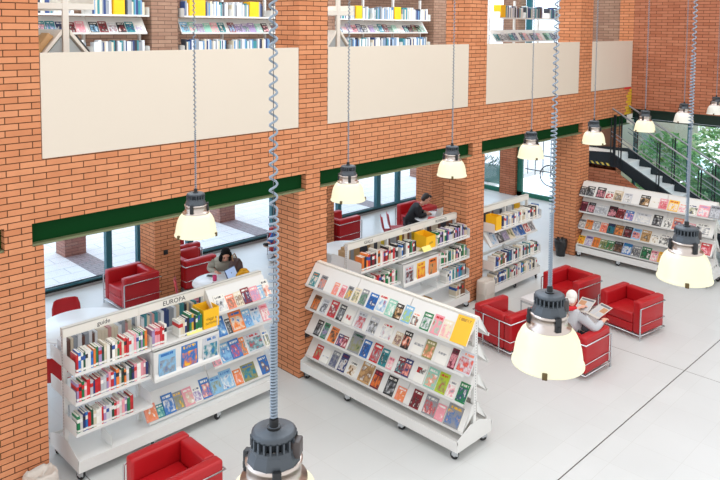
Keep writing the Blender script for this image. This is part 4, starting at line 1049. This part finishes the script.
def person(label, M, J, skin, top, legs, shoe, hair, hairstyle):
    """seated figure facing +x; J holds the joints"""
    t = thing('person', label, 'person', M)
    V = Vector
    pel, che, nek, hd = V(J['pelvis']), V(J['chest']), V(J['neck']), V(J['head'])
    verts = [pel, pel.lerp(che,0.5), che, nek]; edges = [(0,1),(1,2),(2,3)]; rad = [(0.12,0.105),(0.105,0.09),(0.12,0.085),0.05]
    def add(p, par, r): verts.append(V(p)); edges.append((par,len(verts)-1)); rad.append(r); return len(verts)-1
    arms = {}; lg = {}
    for s in ('L','R'):
        a = add(J['sh'+s],2,0.05); e = add(J['el'+s],a,0.038); w = add(J['wr'+s],e,0.03); h = add(J['ha'+s],w,(0.036,0.02)); arms[s] = (a,e,w,h)
        k0 = add(J['hip'+s],0,0.085); k1 = add(V(J['hip'+s]).lerp(V(J['kn'+s]),0.5),k0,0.075); k = add(J['kn'+s],k1,0.055); an = add(J['an'+s],k,0.04); to = add(J['to'+s],an,0.035); lg[s] = (k0,k1,k,an,to)
    body = MB()
    vs, fs = skin_mesh([tuple(p) for p in verts], edges, rad, 1); body.add(vs, fs, 0, True)
    # head: skull, jaw, nose, ears, eyes, mouth
    d = V(J['look']).normalized(); upv = V((0,0,1)); side = upv.cross(d).normalized(); u2 = d.cross(side).normalized()
    H = Matrix((d, side, u2)).transposed().to_4x4(); H.translation = hd
    body.ell((0,0,0.03),(0.095,0.077,0.1),18,12,0,H); body.ell((0.028,0,-0.045),(0.065,0.058,0.07),16,10,0,H)
    body.ell((0.098,0,-0.012),(0.02,0.013,0.022),10,6,0,H)
    for s in (-1,1):
        body.ell((0.0,s*0.078,-0.005),(0.018,0.009,0.03),10,6,0,H); body.ell((0.084,s*0.032,0.014),(0.008,0.013,0.007),8,6,1,H); body.ell((0.085,s*0.033,0.033),(0.008,0.018,0.005),8,6,3,H)
    body.ell((0.088,0,-0.055),(0.008,0.022,0.007),8,6,2,H)
    body.tube([nek, hd+V((0,0,-0.03))], [0.052,0.05], 12)
    # hands with five fingers
    for s in ('L','R'):
        w, h = V(J['wr'+s]), V(J['ha'+s]); f = (h-w).normalized(); pn = V((0,0,-1)) - f*V((0,0,-1)).dot(f); pn.normalize(); ac = f.cross(pn)
        sg = 1 if s == 'L' else -1
        for q, (off, ln) in enumerate(((-0.027,0.062),(-0.009,0.075),(0.009,0.07),(0.026,0.055))):
            b0 = h + ac*off; p1 = b0 + f*ln*0.5 + pn*0.006; p2 = b0 + f*ln*0.85 + pn*0.025; p3 = b0 + f*ln + pn*0.045
            chain(body, [b0 - f*0.02, b0, p1, p2, p3], [0.010,0.010,0.009,0.008,0.007], 0, 1)
        th = w.lerp(h,0.4) + ac*0.025*(-sg)
        chain(body, [w.lerp(h,0.5), th, th + f*0.03 + ac*0.02*(-sg), th + f*0.055 + ac*0.016*(-sg) + pn*0.012], [0.012,0.012,0.010,0.008], 0, 1)
    body.build('body', [skin, INK, mat('lip_red', rgb(170,90,84), 0.5), hair], t)
    # jacket or sweater
    tv = [pel+V((0,0,-0.02)), pel.lerp(che,0.5), che, che.lerp(nek,0.72)]; te = [(0,1),(1,2),(2,3)]; tr = [(0.175,0.165),(0.172,0.155),(0.192,0.158),0.085]
    for s in ('L','R'):
        i = len(tv); tv += [V(J['sh'+s]), V(J['sh'+s]).lerp(V(J['el'+s]),0.5), V(J['el'+s]), V(J['el'+s]).lerp(V(J['wr'+s]),0.9)]; te += [(2,i),(i,i+1),(i+1,i+2),(i+2,i+3)]; tr += [0.09,0.078,0.066,0.046]
    b = MB(); vs, fs = skin_mesh([tuple(p) for p in tv], te, tr, 2); b.add(vs, fs, 0, True); b.build('jacket', top, t)
    tv = [pel+V((0,0,-0.02))]; te = []; tr = [(0.15,0.135)]
    for s in ('L','R'):
        i = len(tv); hp, kn, an = V(J['hip'+s]), V(J['kn'+s]), V(J['an'+s])
        tv += [hp, hp.lerp(kn,0.5), kn, kn.lerp(an,0.5), kn.lerp(an,0.93)]; te += [(0,i),(i,i+1),(i+1,i+2),(i+2,i+3),(i+3,i+4)]; tr += [0.112,0.1,0.078,0.066,0.058]
    b = MB(); vs, fs = skin_mesh([tuple(p) for p in tv], te, tr, 2); b.add(vs, fs, 0, True); b.build('trousers', legs, t)
    for s in ('L','R'):
        an, to = V(J['an'+s]), V(J['to'+s]); f = (to-an); f2 = f.normalized(); dn = V((0,0,-1)) - f2*V((0,0,-1)).dot(f2); dn.normalize()
        b = MB(); chain(b, [an - f2*0.05 + dn*0.02, an + dn*0.01, an.lerp(to,0.6), to + f2*0.02], [(0.04,0.045),(0.05,0.05),(0.045,0.04),(0.036,0.026)], 0, 2)
        chain(b, [an - f2*0.05 + dn*0.056, an.lerp(to,0.5) + dn*0.05, to + f2*0.025 + dn*0.026], [(0.036,0.014),(0.042,0.014),(0.034,0.012)], 1, 1)
        b.build('shoe', shoe, t)
    b = MB()
    if hairstyle == 'long':
        b.ell((-0.02,0,0.05),(0.1,0.088,0.098),20,12,0,H)
        for s in (-1,1):
            q = [H @ V(p) for p in ((0.02,s*0.07,0.08),(0.03,s*0.088,-0.01),(0.03,s*0.09,-0.12),(0.02,s*0.08,-0.2))]
            b.tube(q, [0.03,0.036,0.035,0.016], 10)
        q = [H @ V(p) for p in ((-0.07,0,0.05),(-0.09,0,-0.06),(-0.09,0,-0.16),(-0.08,0,-0.24))]; b.tube(q, [0.06,0.075,0.07,0.03], 12)
    elif hairstyle == 'short':
        b.ell((-0.022,0,0.048),(0.09,0.083,0.092),20,12,0,H)
        b.ell((-0.05,0,-0.01),(0.06,0.08,0.07),16,10,0,H)
        b.ell((0.05,0,0.105),(0.05,0.055,0.035),14,8,0,H)
    else:
        b.ell((-0.02,0,0.045),(0.093,0.086,0.094),20,12,0,H); b.ell((-0.045,0,-0.012),(0.06,0.083,0.07),16,10,0,H)
    b.build('hair', hair, t)
    return t
SKIN = mat('fair_skin', rgb(226,170,146), 0.5); BLK = mat('black_fabric', rgb(26,27,32), 0.85); JEANS = mat('blue_denim', rgb(40,84,152), 0.85, noise=0.15, nscale=60)
GREYW = mat('grey_beige_knit', rgb(170,166,152), 0.9, noise=0.08, nscale=60); GREYS = mat('light_grey_striped_knit', rgb(188,190,194), 0.9, noise=0.12, nscale=70)
DKP = mat('dark_trousers', rgb(46,48,56), 0.85); SHO = mat('black_shoe', rgb(30,30,34), 0.5); SOLE = mat('pale_sole', rgb(196,180,164), 0.6)
HBLK = mat('black_hair', rgb(16,13,13), 0.75, spec=0.2); HBRN = mat('dark_hair', rgb(40,32,28), 0.5); HWHT = mat('white_hair', rgb(232,228,220), 0.8, noise=0.08, nscale=50)
def seatJ(sp=0.12, lean=0.0, headf=0.1, hz=1.14, hands=((0.42,0.12,0.76),(0.42,-0.12,0.76)), elb=((0.16,0.25,0.72),(0.16,-0.25,0.72)), look=(1,0,-0.3)):
    J = {'pelvis':(0,0,0.53),'chest':(lean,0,0.86),'neck':(lean+headf*0.5,0,1.0),'head':(lean+headf,0,hz),'look':look}
    for s, sg, i in (('L',1,0),('R',-1,1)):
        J['sh'+s] = (lean+0.0, sg*0.18, 0.92); J['el'+s] = elb[i]; J['wr'+s] = hands[i]
        w, e = Vector(hands[i]), Vector(elb[i]); J['ha'+s] = tuple(w + (w-e).normalized()*0.085)
        J['hip'+s] = (0.04, sg*0.09, 0.52); J['kn'+s] = (0.44, sg*sp, 0.53); J['an'+s] = (0.42, sg*sp, 0.10); J['to'+s] = (0.57, sg*(sp+0.02), 0.05)
    return J
# woman writing
J = seatJ(lean=0.16, headf=0.2, hz=1.10, hands=((0.40,0.10,0.775),(0.36,-0.17,0.775)), elb=((0.20,0.28,0.76),(0.12,-0.29,0.77)), look=(0.75,0,-0.66))
person('person with long black hair in a grey sweater, bent over writing at a round table', TR(7.27,10.76,0,RAD(-118)) @ Matrix.Scale(0.95,4), J, SKIN, GREYW, DKP, [SHO, SOLE], HBLK, 'long')
# man with laptop
J = seatJ(lean=0.2, headf=0.22, hz=1.12, hands=((0.44,0.08,0.79),(0.44,-0.08,0.79)), elb=((0.26,0.27,0.78),(0.24,-0.27,0.78)), look=(0.85,0,-0.5))
person('person with short dark hair in a black jacket, leaning over a silver laptop', TR(12.31,10.72,0,RAD(-40)), J, SKIN, BLK, DKP, [SHO, SOLE], HBRN, 'short')
# person with crossed legs behind the pillar
J = seatJ(lean=-0.08, headf=0.0, hz=1.2, hands=((0.25,0.1,0.62),(0.25,-0.1,0.62)), elb=((0.02,0.3,0.66),(0.02,-0.3,0.66)))
J['knR'] = (0.44,0.03,0.66); J['anR'] = (0.74,0.10,0.42); J['toR'] = (0.87,0.13,0.45); J['knL'] = (0.42,0.07,0.50); J['anL'] = (0.52,0.08,0.10); J['toL'] = (0.68,0.09,0.05)
person('person in blue jeans and black shoes sitting cross-legged, mostly hidden by the middle pillar', TR(10.0,12.12,0,RAD(180)), J, SKIN, BLK, JEANS, [SHO, SOLE], HBRN, 'short')
# old man reading
J = seatJ(lean=-0.10, headf=0.06, hz=1.10, hands=((0.40,0.18,0.78),(0.40,-0.28,0.72)), elb=((0.18,0.26,0.70),(0.12,-0.33,0.68)), look=(1,0.15,-0.35))
person('person with white hair in a grey striped sweater, reading a newspaper in a red armchair', TR(9.70,5.13,0,RAD(-8)) @ Matrix.Scale(0.95,4), J, SKIN, GREYS, DKP, [SHO, SOLE], HWHT, 'white')
o = MB(); o.tube([(0.10*math.cos(a), 0.085*math.sin(a), 0.015*math.sin(a*2)) for a in [2*PI*k/24 for k in range(25)]], 0.034, 8, caps=False)
tag(o.build('scarf', mat('red_scarf', rgb(200,26,36), 0.9), None, TR(9.59,5.14,0.935)), 'red scarf round the neck of the white-haired reader', 'scarf')
# newspaper
t = thing('newspaper', 'open newspaper held by the white-haired reader', 'newspaper', TR(10.10,5.10,0.70,RAD(-10)))
for s in (-1,1):
    M = Matrix.Rotation(s*0.18,4,'Z') @ Matrix.Rotation(RAD(66),4,'Y') @ Matrix.Scale(0.78,4)
    y0, y1 = (0,0.30) if s > 0 else (-0.30,0)
    b = MB(); b.box(-0.002,0.002,y0,y1,0,0.40,0,M); p = b.build('page', mat('newsprint', rgb(206,198,188), 0.8), t)
    b = MB()
    for (ya,yb_,za,zb_,mi) in ((0.02,0.28,0.33,0.38,0),(0.02,0.13,0.05,0.31,1),(0.15,0.28,0.18,0.31,2),(0.15,0.28,0.05,0.16,1)):
        if s < 0: ya, yb_ = -yb_, -ya
        b.add([(-0.003,ya,za),(-0.003,yb_,za),(-0.003,yb_,zb_),(-0.003,ya,zb_)], [(3,2,1,0)], mi, False, M)
    b.build('print', [mat('news_ink', rgb(110,110,116), 0.8), mat('news_text', rgb(190,190,192), 0.8), mat('news_photo', rgb(190,140,104), 0.8)], p)

# ------------------------------------------------------------------ upper floor library
def upper_case(label, M, nb, bay, front, name='bookcase', **kw):
    return case(label, M, nb, bay, front, None, None, 'upper floor shelving', **kw)
UPM = [mat('upper_book_white', rgb(226,230,234), 0.5), mat('upper_book_blue', rgb(110,150,190), 0.5), mat('upper_book_navy', rgb(50,70,120), 0.5), mat('upper_book_teal', rgb(60,140,150), 0.5),
       mat('upper_book_grey', rgb(150,156,164), 0.5), mat('upper_book_dark', rgb(56,60,70), 0.5), mat('upper_book_cream', rgb(220,208,186), 0.5), mat('upper_book_yellow', rgb(226,200,60), 0.5), mat('upper_book_brown', rgb(110,76,66), 0.5), mat('upper_book_pink', rgb(206,150,146), 0.5), mat('upper_book_tan', rgb(186,150,104), 0.5), mat('upper_book_red', rgb(120,40,44), 0.5)]
P_LIGHT = [0,0,0,1,2,3,4,4,6,5]; P_DARK = [5,5,4,0,2,3,8,6]
UZ = 3.64
TU = [('books',1.64),('slope',1.31),('books',0.95),('books',0.5)]
ucases = [(3.20,12.05,3,1.06,'upper bookcase behind the first parapet panel, beside the pinkish pillar'),
          (7.08,12.05,3,1.06,'upper bookcase with yellow boxes behind the first parapet panel'),
          (11.06,12.05,3,1.06,'upper bookcase with yellow boxes behind the second parapet panel'),
          (14.62,10.2,3,1.15,'upper bookcase with dark books behind the third parapet panel')]
ybox = {0:[(2.62,.2,'yellow box on the top board of the first upper bookcase')],
        1:[(0.30,.34,'wide yellow box at the pinkish pillar end of the second upper bookcase'),(1.62,.22,'tall yellow box in the middle of the second upper bookcase')],
        2:[(0.62,.2,'small yellow box at the far post of the third upper bookcase'),(1.95,.22,'square yellow box near the end of the third upper bookcase')],
        3:[(0.16,.2,'yellow box at the end of the fourth upper bookcase')]}
mpal = ['white','black','teal','pink','grey','mint','pale grey','dark red','navy','sky blue','lilac','black','green']
for ci, (x, y, nb, bay, lab) in enumerate(ucases):
    M = TR(x,y,UZ)
    tu = TU if ci < 3 else [('books',1.71),('slope',1.12),('books',0.6)]
    upper_case(lab, M, nb, bay, [tu]*nb, zb=0.05, ztop=2.15, header=False, feet=False)
    sk = [(bx-w/2-0.004, bx+w/2+0.004) for bx, w, l_ in ybox[ci]]
    for k in range(nb):
        upper_spines(M, k*bay+0.03, (k+1)*bay-(0.25 if k % 2 else 0.05), -0.30, tu[0][1], P_DARK if ci == 3 else P_LIGHT, (0.22,0.3), sk)
        if ci < 3: upper_spines(M, k*bay+0.05, (k+1)*bay-0.05, -0.30, 0.95, P_LIGHT, (0.2,0.26))
        nm = 6
        for j in range(nm):
            c_ = R.choice(mpal); p_ = R.choice(mpal)
            magazine(M @ slope_M(k*bay+0.1+j*0.165,-0.26,tu[1][1]), 0.15, R.uniform(0.19,0.24), c_, p_, 'white', '%s cover with %s, %s along the tilted tier of the %s upper bookcase' % (c_.replace(' ','-'), p_.replace(' ','-'), ordinal(k*nm+j+1), ('first','second','third','fourth')[ci]), 'magazines on the upper floor')
    for bx, w, l_ in ybox[ci]: open_box('file_box', l_, M @ TR(bx,-0.215,tu[0][1]+0.002), w, 0.22, 0.3, YELLOW)
ub = UB.build('books', UPM); ub['kind'] = 'stuff'; ub['label'] = 'rows of small book spines behind the shelf headers and on the upper floor shelves'; ub['category'] = 'books'
# end-on racks right behind the parapet
def end_rack(x, y, lab, nbooks):
    t = thing('book_rack', lab, 'bookcase', TR(x,y,UZ), 'end-on racks behind the parapet')
    L = 1.3
    for yy in (0.016,L-0.016):
        b = MB(); b.box(-0.035,0.035,yy-0.02,yy+0.02,0,2.0); b.build('upright', HEAD, t)
    b = MB(); b.box(-0.35,0.35,0,L,1.64,1.71); b.box(-0.35,-0.335,0,L,1.71,1.80); b.box(0.335,0.35,0,L,1.71,1.80); b.build('top_shelf', HEAD, t)
    for q in (-1,1):
        b = MB(); b.prism([(q*0.34,1.04),(q*0.05,1.40),(q*0.05,1.34),(q*0.32,1.02)], 'y', 0.0, L); b.prism([(q*0.36,1.03),(q*0.36,1.10),(q*0.345,1.10),(q*0.345,1.03)], 'y', 0, L); b.build('sloped_shelf', HEAD, t)
        b = MB(); b.prism([(q*0.32,0.98),(q*0.04,1.32),(q*0.04,0.98)], 'y', 0.03, 0.034); b.build('end_plate', mat('grey_end_plate', rgb(168,176,178), 0.5), t)
    b = MB(); b.box(-0.36,0.36,0,L,0.05,0.95); b.build('base_cabinet', HEAD, t)
end_rack(3.50,8.40,'cream end-on rack with sloping shelves behind the first parapet panel',4)
end_rack(7.90,8.40,'cream end-on rack with sloping shelves behind the second parapet panel',2)
def lean_book(x, y, s, k, base, lab, thick):
    ang = math.atan2(0.29,0.36)
    M = TR(x,y,UZ) @ Matrix.Translation((s*(0.335),0.05+0.26*k,1.05)) @ Matrix.Rotation(-s*ang,4,'Y')
    b = MB(); x0, x1 = (0.006,0.006+thick) if s > 0 else (-0.006-thick,-0.006)
    b.rbox(x0,x1,0,0.22,0.0,0.34,0.004,2)
    return tag(b.build('book', mat('lean_'+base, rgb(*PAL[base]), 0.45), None, M), lab, 'book', 'books leaning on the end-on racks')
lean_book(3.50,8.40,-1,0,'tan','thick tan book leaning on the first rack slope by the bare pillar',0.07)
lean_book(3.50,8.40,-1,1,'grey','grey book leaning second on the first rack slope by the bare pillar',0.03)
lean_book(3.50,8.40,1,0,'black','dark book leaning on the first rack slope towards the pinkish pillar',0.03)
lean_book(3.50,8.40,1,1,'teal','teal book leaning second on the first rack slope towards the pinkish pillar',0.02)
lean_book(7.90,8.40,-1,1,'sky blue','pale blue magazine leaning on the second end-on rack towards the middle pillar',0.015)
lean_book(7.90,8.40,1,0,'black','dark book leaning on the second end-on rack',0.03)

# ------------------------------------------------------------------ garden and yard
LGREEN = mat('lawn_green', rgb(150,200,140), 0.9, noise=0.25, nscale=2.0)
sbox('lawn', XE+0.4,40,-14,9.0,-0.3,-0.05, LGREEN)
b = MB(); b.prism([(5.5,-0.05),(9.6,1.5),(9.6,-0.05)], 'x', 19.8, 40); 
def shrub(x, y, z, rx, rz, n, m, lab):
    t = thing('shrub', lab, 'shrub', TR(x,y,z), 'garden shrubs')
    b = MB()
    for k in range(n):
        u = R.uniform(-1,1); a = R.uniform(0,2*PI); q = math.sqrt(1-u*u); rr = R.uniform(0.65,1.0)
        p = Vector((rx*q*math.cos(a)*rr, rx*q*math.sin(a)*rr, rz*(1+u*rr)))
        s = R.uniform(0.06,0.13); d1 = Vector((R.uniform(-1,1),R.uniform(-1,1),R.uniform(-0.5,1))).normalized(); d2 = d1.orthogonal().normalized()
        b.add([p-d1*s, p+d2*s*0.45, p+d1*s, p-d2*s*0.45], [(0,1,2,3)], R.randrange(2))
    b.build('foliage', m, t)
    b = MB(); b.tube([(0,0,0),(0.03,0,rz*0.6),(0,0.03,rz*1.2)], [0.05,0.04,0.02], 8); b.build('stem', mat('bark', rgb(100,80,64), 0.8), t)
SM = [[mat('leaf_bright', rgb(150,210,130), 0.6), mat('leaf_mid', rgb(104,172,104), 0.6)],[mat('leaf_pale', rgb(196,228,176), 0.6), mat('leaf_mid', rgb(104,172,104), 0.6)],[mat('leaf_deep', rgb(64,136,92), 0.6), mat('leaf_mid', rgb(104,172,104), 0.6)]]
sh = [(19.3,7.6,0.9,1.2,0,'dense bright shrub behind the stair handrail'),(19.7,6.0,0.8,0.9,2,'deep green shrub behind the lower stairs'),(21.9,7.0,1.1,1.3,1,'pale green shrub farther out behind the stair railing'),(21.4,5.0,0.9,0.7,1,'low pale shrub beyond the lawn by the stairs'),
      (19.2,4.5,0.6,0.6,0,'small bright shrub close to the end wall glass'),(24.5,6.0,1.6,1.4,2,'broad deep shrub at the far side of the lawn'),(27.2,7.2,1.3,1.6,0,'tall bright shrub at the garden edge'),(23.5,3.2,1.2,0.9,0,'bright shrub beside the far end of the magazine case glass')]
for (x,y,rx,rz,mi,lab) in sh: shrub(x,y,-0.05,rx,rz,1500,SM[mi],lab)
sbox('wall_garden', 29,29.3,2,9.4,-0.05,2.6, BRICKO)
sbox('wall_yard', 19.5,26,9.2,9.4,-0.05,3.4, mat('pale_yard_brick', rgb(214,206,204), 0.8, noise=0.05, nscale=5))
# planter and bicycle rack outside the third opening
t = thing('planter', 'long grey green planter with small plants outside the side window', 'planter', TR(19.9,13.9,-0.03,0.0))
b = MB(); b.rbox(-0.3,0.3,-1.1,1.1,0,0.5,0.03,2); b.build('trough', mat('planter_teal', rgb(96,128,124), 0.7), t)
b = MB()
for k in range(160):
    a = R.uniform(0,2*PI); p = Vector((R.uniform(-0.25,0.25),R.uniform(-1,1),R.uniform(0.5,0.85))); d1 = Vector((math.cos(a),math.sin(a),1)).normalized()*0.11; d2 = d1.orthogonal().normalized()*0.035
    b.add([p-d1,p+d2,p+d1,p-d2], [(0,1,2,3)], 0)
b.build('foliage', mat('planter_leaf', rgb(70,104,84), 0.6), t)
t = thing('bicycle', 'dark bicycle parked outside the side window with a large wheel showing', 'bicycle', TR(20.6,11.3,-0.03,RAD(95)))
for x in (-0.52,0.52):
    b = MB(); b.tube([(x+0.34*math.cos(2*PI*k/32),0,0.34+0.34*math.sin(2*PI*k/32)) for k in range(33)], 0.02, 8, caps=False)
    for k in range(10):
        a = 2*PI*k/10; b.tube([(x,0,0.34),(x+0.33*math.cos(a),0,0.34+0.33*math.sin(a))], 0.003, 4)
    b.build('wheel', DARK, t)
b = MB()
for p, q in (((-0.52,0,0.34),(-0.18,0,0.34)),((-0.52,0,0.34),(-0.25,0,0.8)),((-0.18,0,0.34),(-0.28,0,0.9)),((-0.18,0,0.34),(0.36,0,0.78)),((-0.25,0,0.8),(0.36,0,0.84)),((0.52,0,0.34),(0.33,0,0.95))): b.tube([p,q], 0.016, 8)
b.build('bicycle_frame', POSTM, t)
b = MB(); b.rbox(-0.4,-0.16,-0.06,0.06,0.9,0.95,0.02,2); b.build('saddle', DARK, t)
b = MB(); b.tube([(0.33,-0.25,0.98),(0.33,0,0.95),(0.33,0.25,0.98)], 0.014, 8); b.build('handlebar', DARK, t)
t = thing('metal_fence', 'dark metal bar fence behind the parked bicycle', 'fence', TR(21.8,11.5,-0.03,0))
b = MB()
for z in (0.15,0.7,1.3): b.box(-0.015,0.015,-2.0,2.0,z,z+0.03)
b.build('rail', POSTM, t)
for k in range(14):
    b = MB(); b.box(-0.01,0.01,-2+k*0.3,-2+k*0.3+0.02,0,1.45); b.build('bar', POSTM, t)

# ------------------------------------------------------------------ light, camera
w = bpy.data.worlds.new('overcast_sky'); SC.world = w; w.use_nodes = True
nt = w.node_tree; bg = nt.nodes['Background']
tcw = nt.nodes.new('ShaderNodeTexCoord'); sx = nt.nodes.new('ShaderNodeSeparateXYZ'); nt.links.new(tcw.outputs['Generated'], sx.inputs[0])
# overcast sky, brighter and a little bluer on the window side
mr = nt.nodes.new('ShaderNodeMapRange'); mr.inputs[1].default_value = 0.0; mr.inputs[2].default_value = 0.9; nt.links.new(sx.outputs[1], mr.inputs[0])
mx = nt.nodes.new('ShaderNodeMix'); mx.data_type = 'RGBA'; nt.links.new(mr.outputs[0], mx.inputs[0])
mx.inputs[6].default_value = (0.98,0.985,1.0,1); mx.inputs[7].default_value = (1.85,2.2,2.65,1)
nt.links.new(mx.outputs[2], bg.inputs[0]); bg.inputs[1].default_value = 1.0
def area(name, loc, size, size_y, power, rot=(0,0,0), col=(1,1,1)):
    l = bpy.data.lights.new(name, 'AREA'); l.shape = 'RECTANGLE'; l.size = size; l.size_y = size_y; l.energy = power; l.color = col
    o = bpy.data.objects.new(name, l); COL.objects.link(o); o.location = loc; o.rotation_euler = rot
    o.visible_camera = True
    return o
for x in (4.7,8.7,12.6,17.0):
    area('reading_zone_fill', (x,10.6,3.0), 2.6, 1.2, 18, col=(0.88,0.95,1.0))  # added fill under the mezzanine, no fixture modelled
for x in (4.7,8.7,12.6,16.5):
    area('upper_floor_fill', (x,10.4,7.15), 2.8, 1.6, 90, col=(0.9,0.96,1.0))  # added fill that brightens the upper floor, no fixture modelled
for x in (4.8,10.6): area('atrium_fill', (x,4.6,8.3), 5.0, 2.0, 75, col=(1,0.99,0.97))  # added fill over the atrium to lift the floor, not a roof window
area('stairwell_fill', (16.6,8.7,2.97), 0.7, 0.5, 6, col=(1,0.95,0.88))  # added fill to brighten landing and treads, no lamp there
cam = bpy.data.cameras.new('camera'); co = bpy.data.objects.new('camera', cam); COL.objects.link(co)
co.matrix_world = Matrix((CRT, CUP, -CFW)).transposed().to_4x4(); co.location = (0,0,CH)
cam.sensor_fit = 'HORIZONTAL'; cam.sensor_width = 36.0; cam.lens = 36.0*FL/720.0; cam.shift_x = 0; cam.shift_y = -(240-CY)/720.0
cam.clip_start = 0.05; cam.clip_end = 200
SC.camera = co
SC.view_settings.view_transform = 'Standard'; SC.view_settings.look = 'None'; SC.view_settings.gamma = 1.0; SC.view_settings.use_curve_mapping = False
SC.view_settings.exposure = 0.45
print('books', NBOOK)
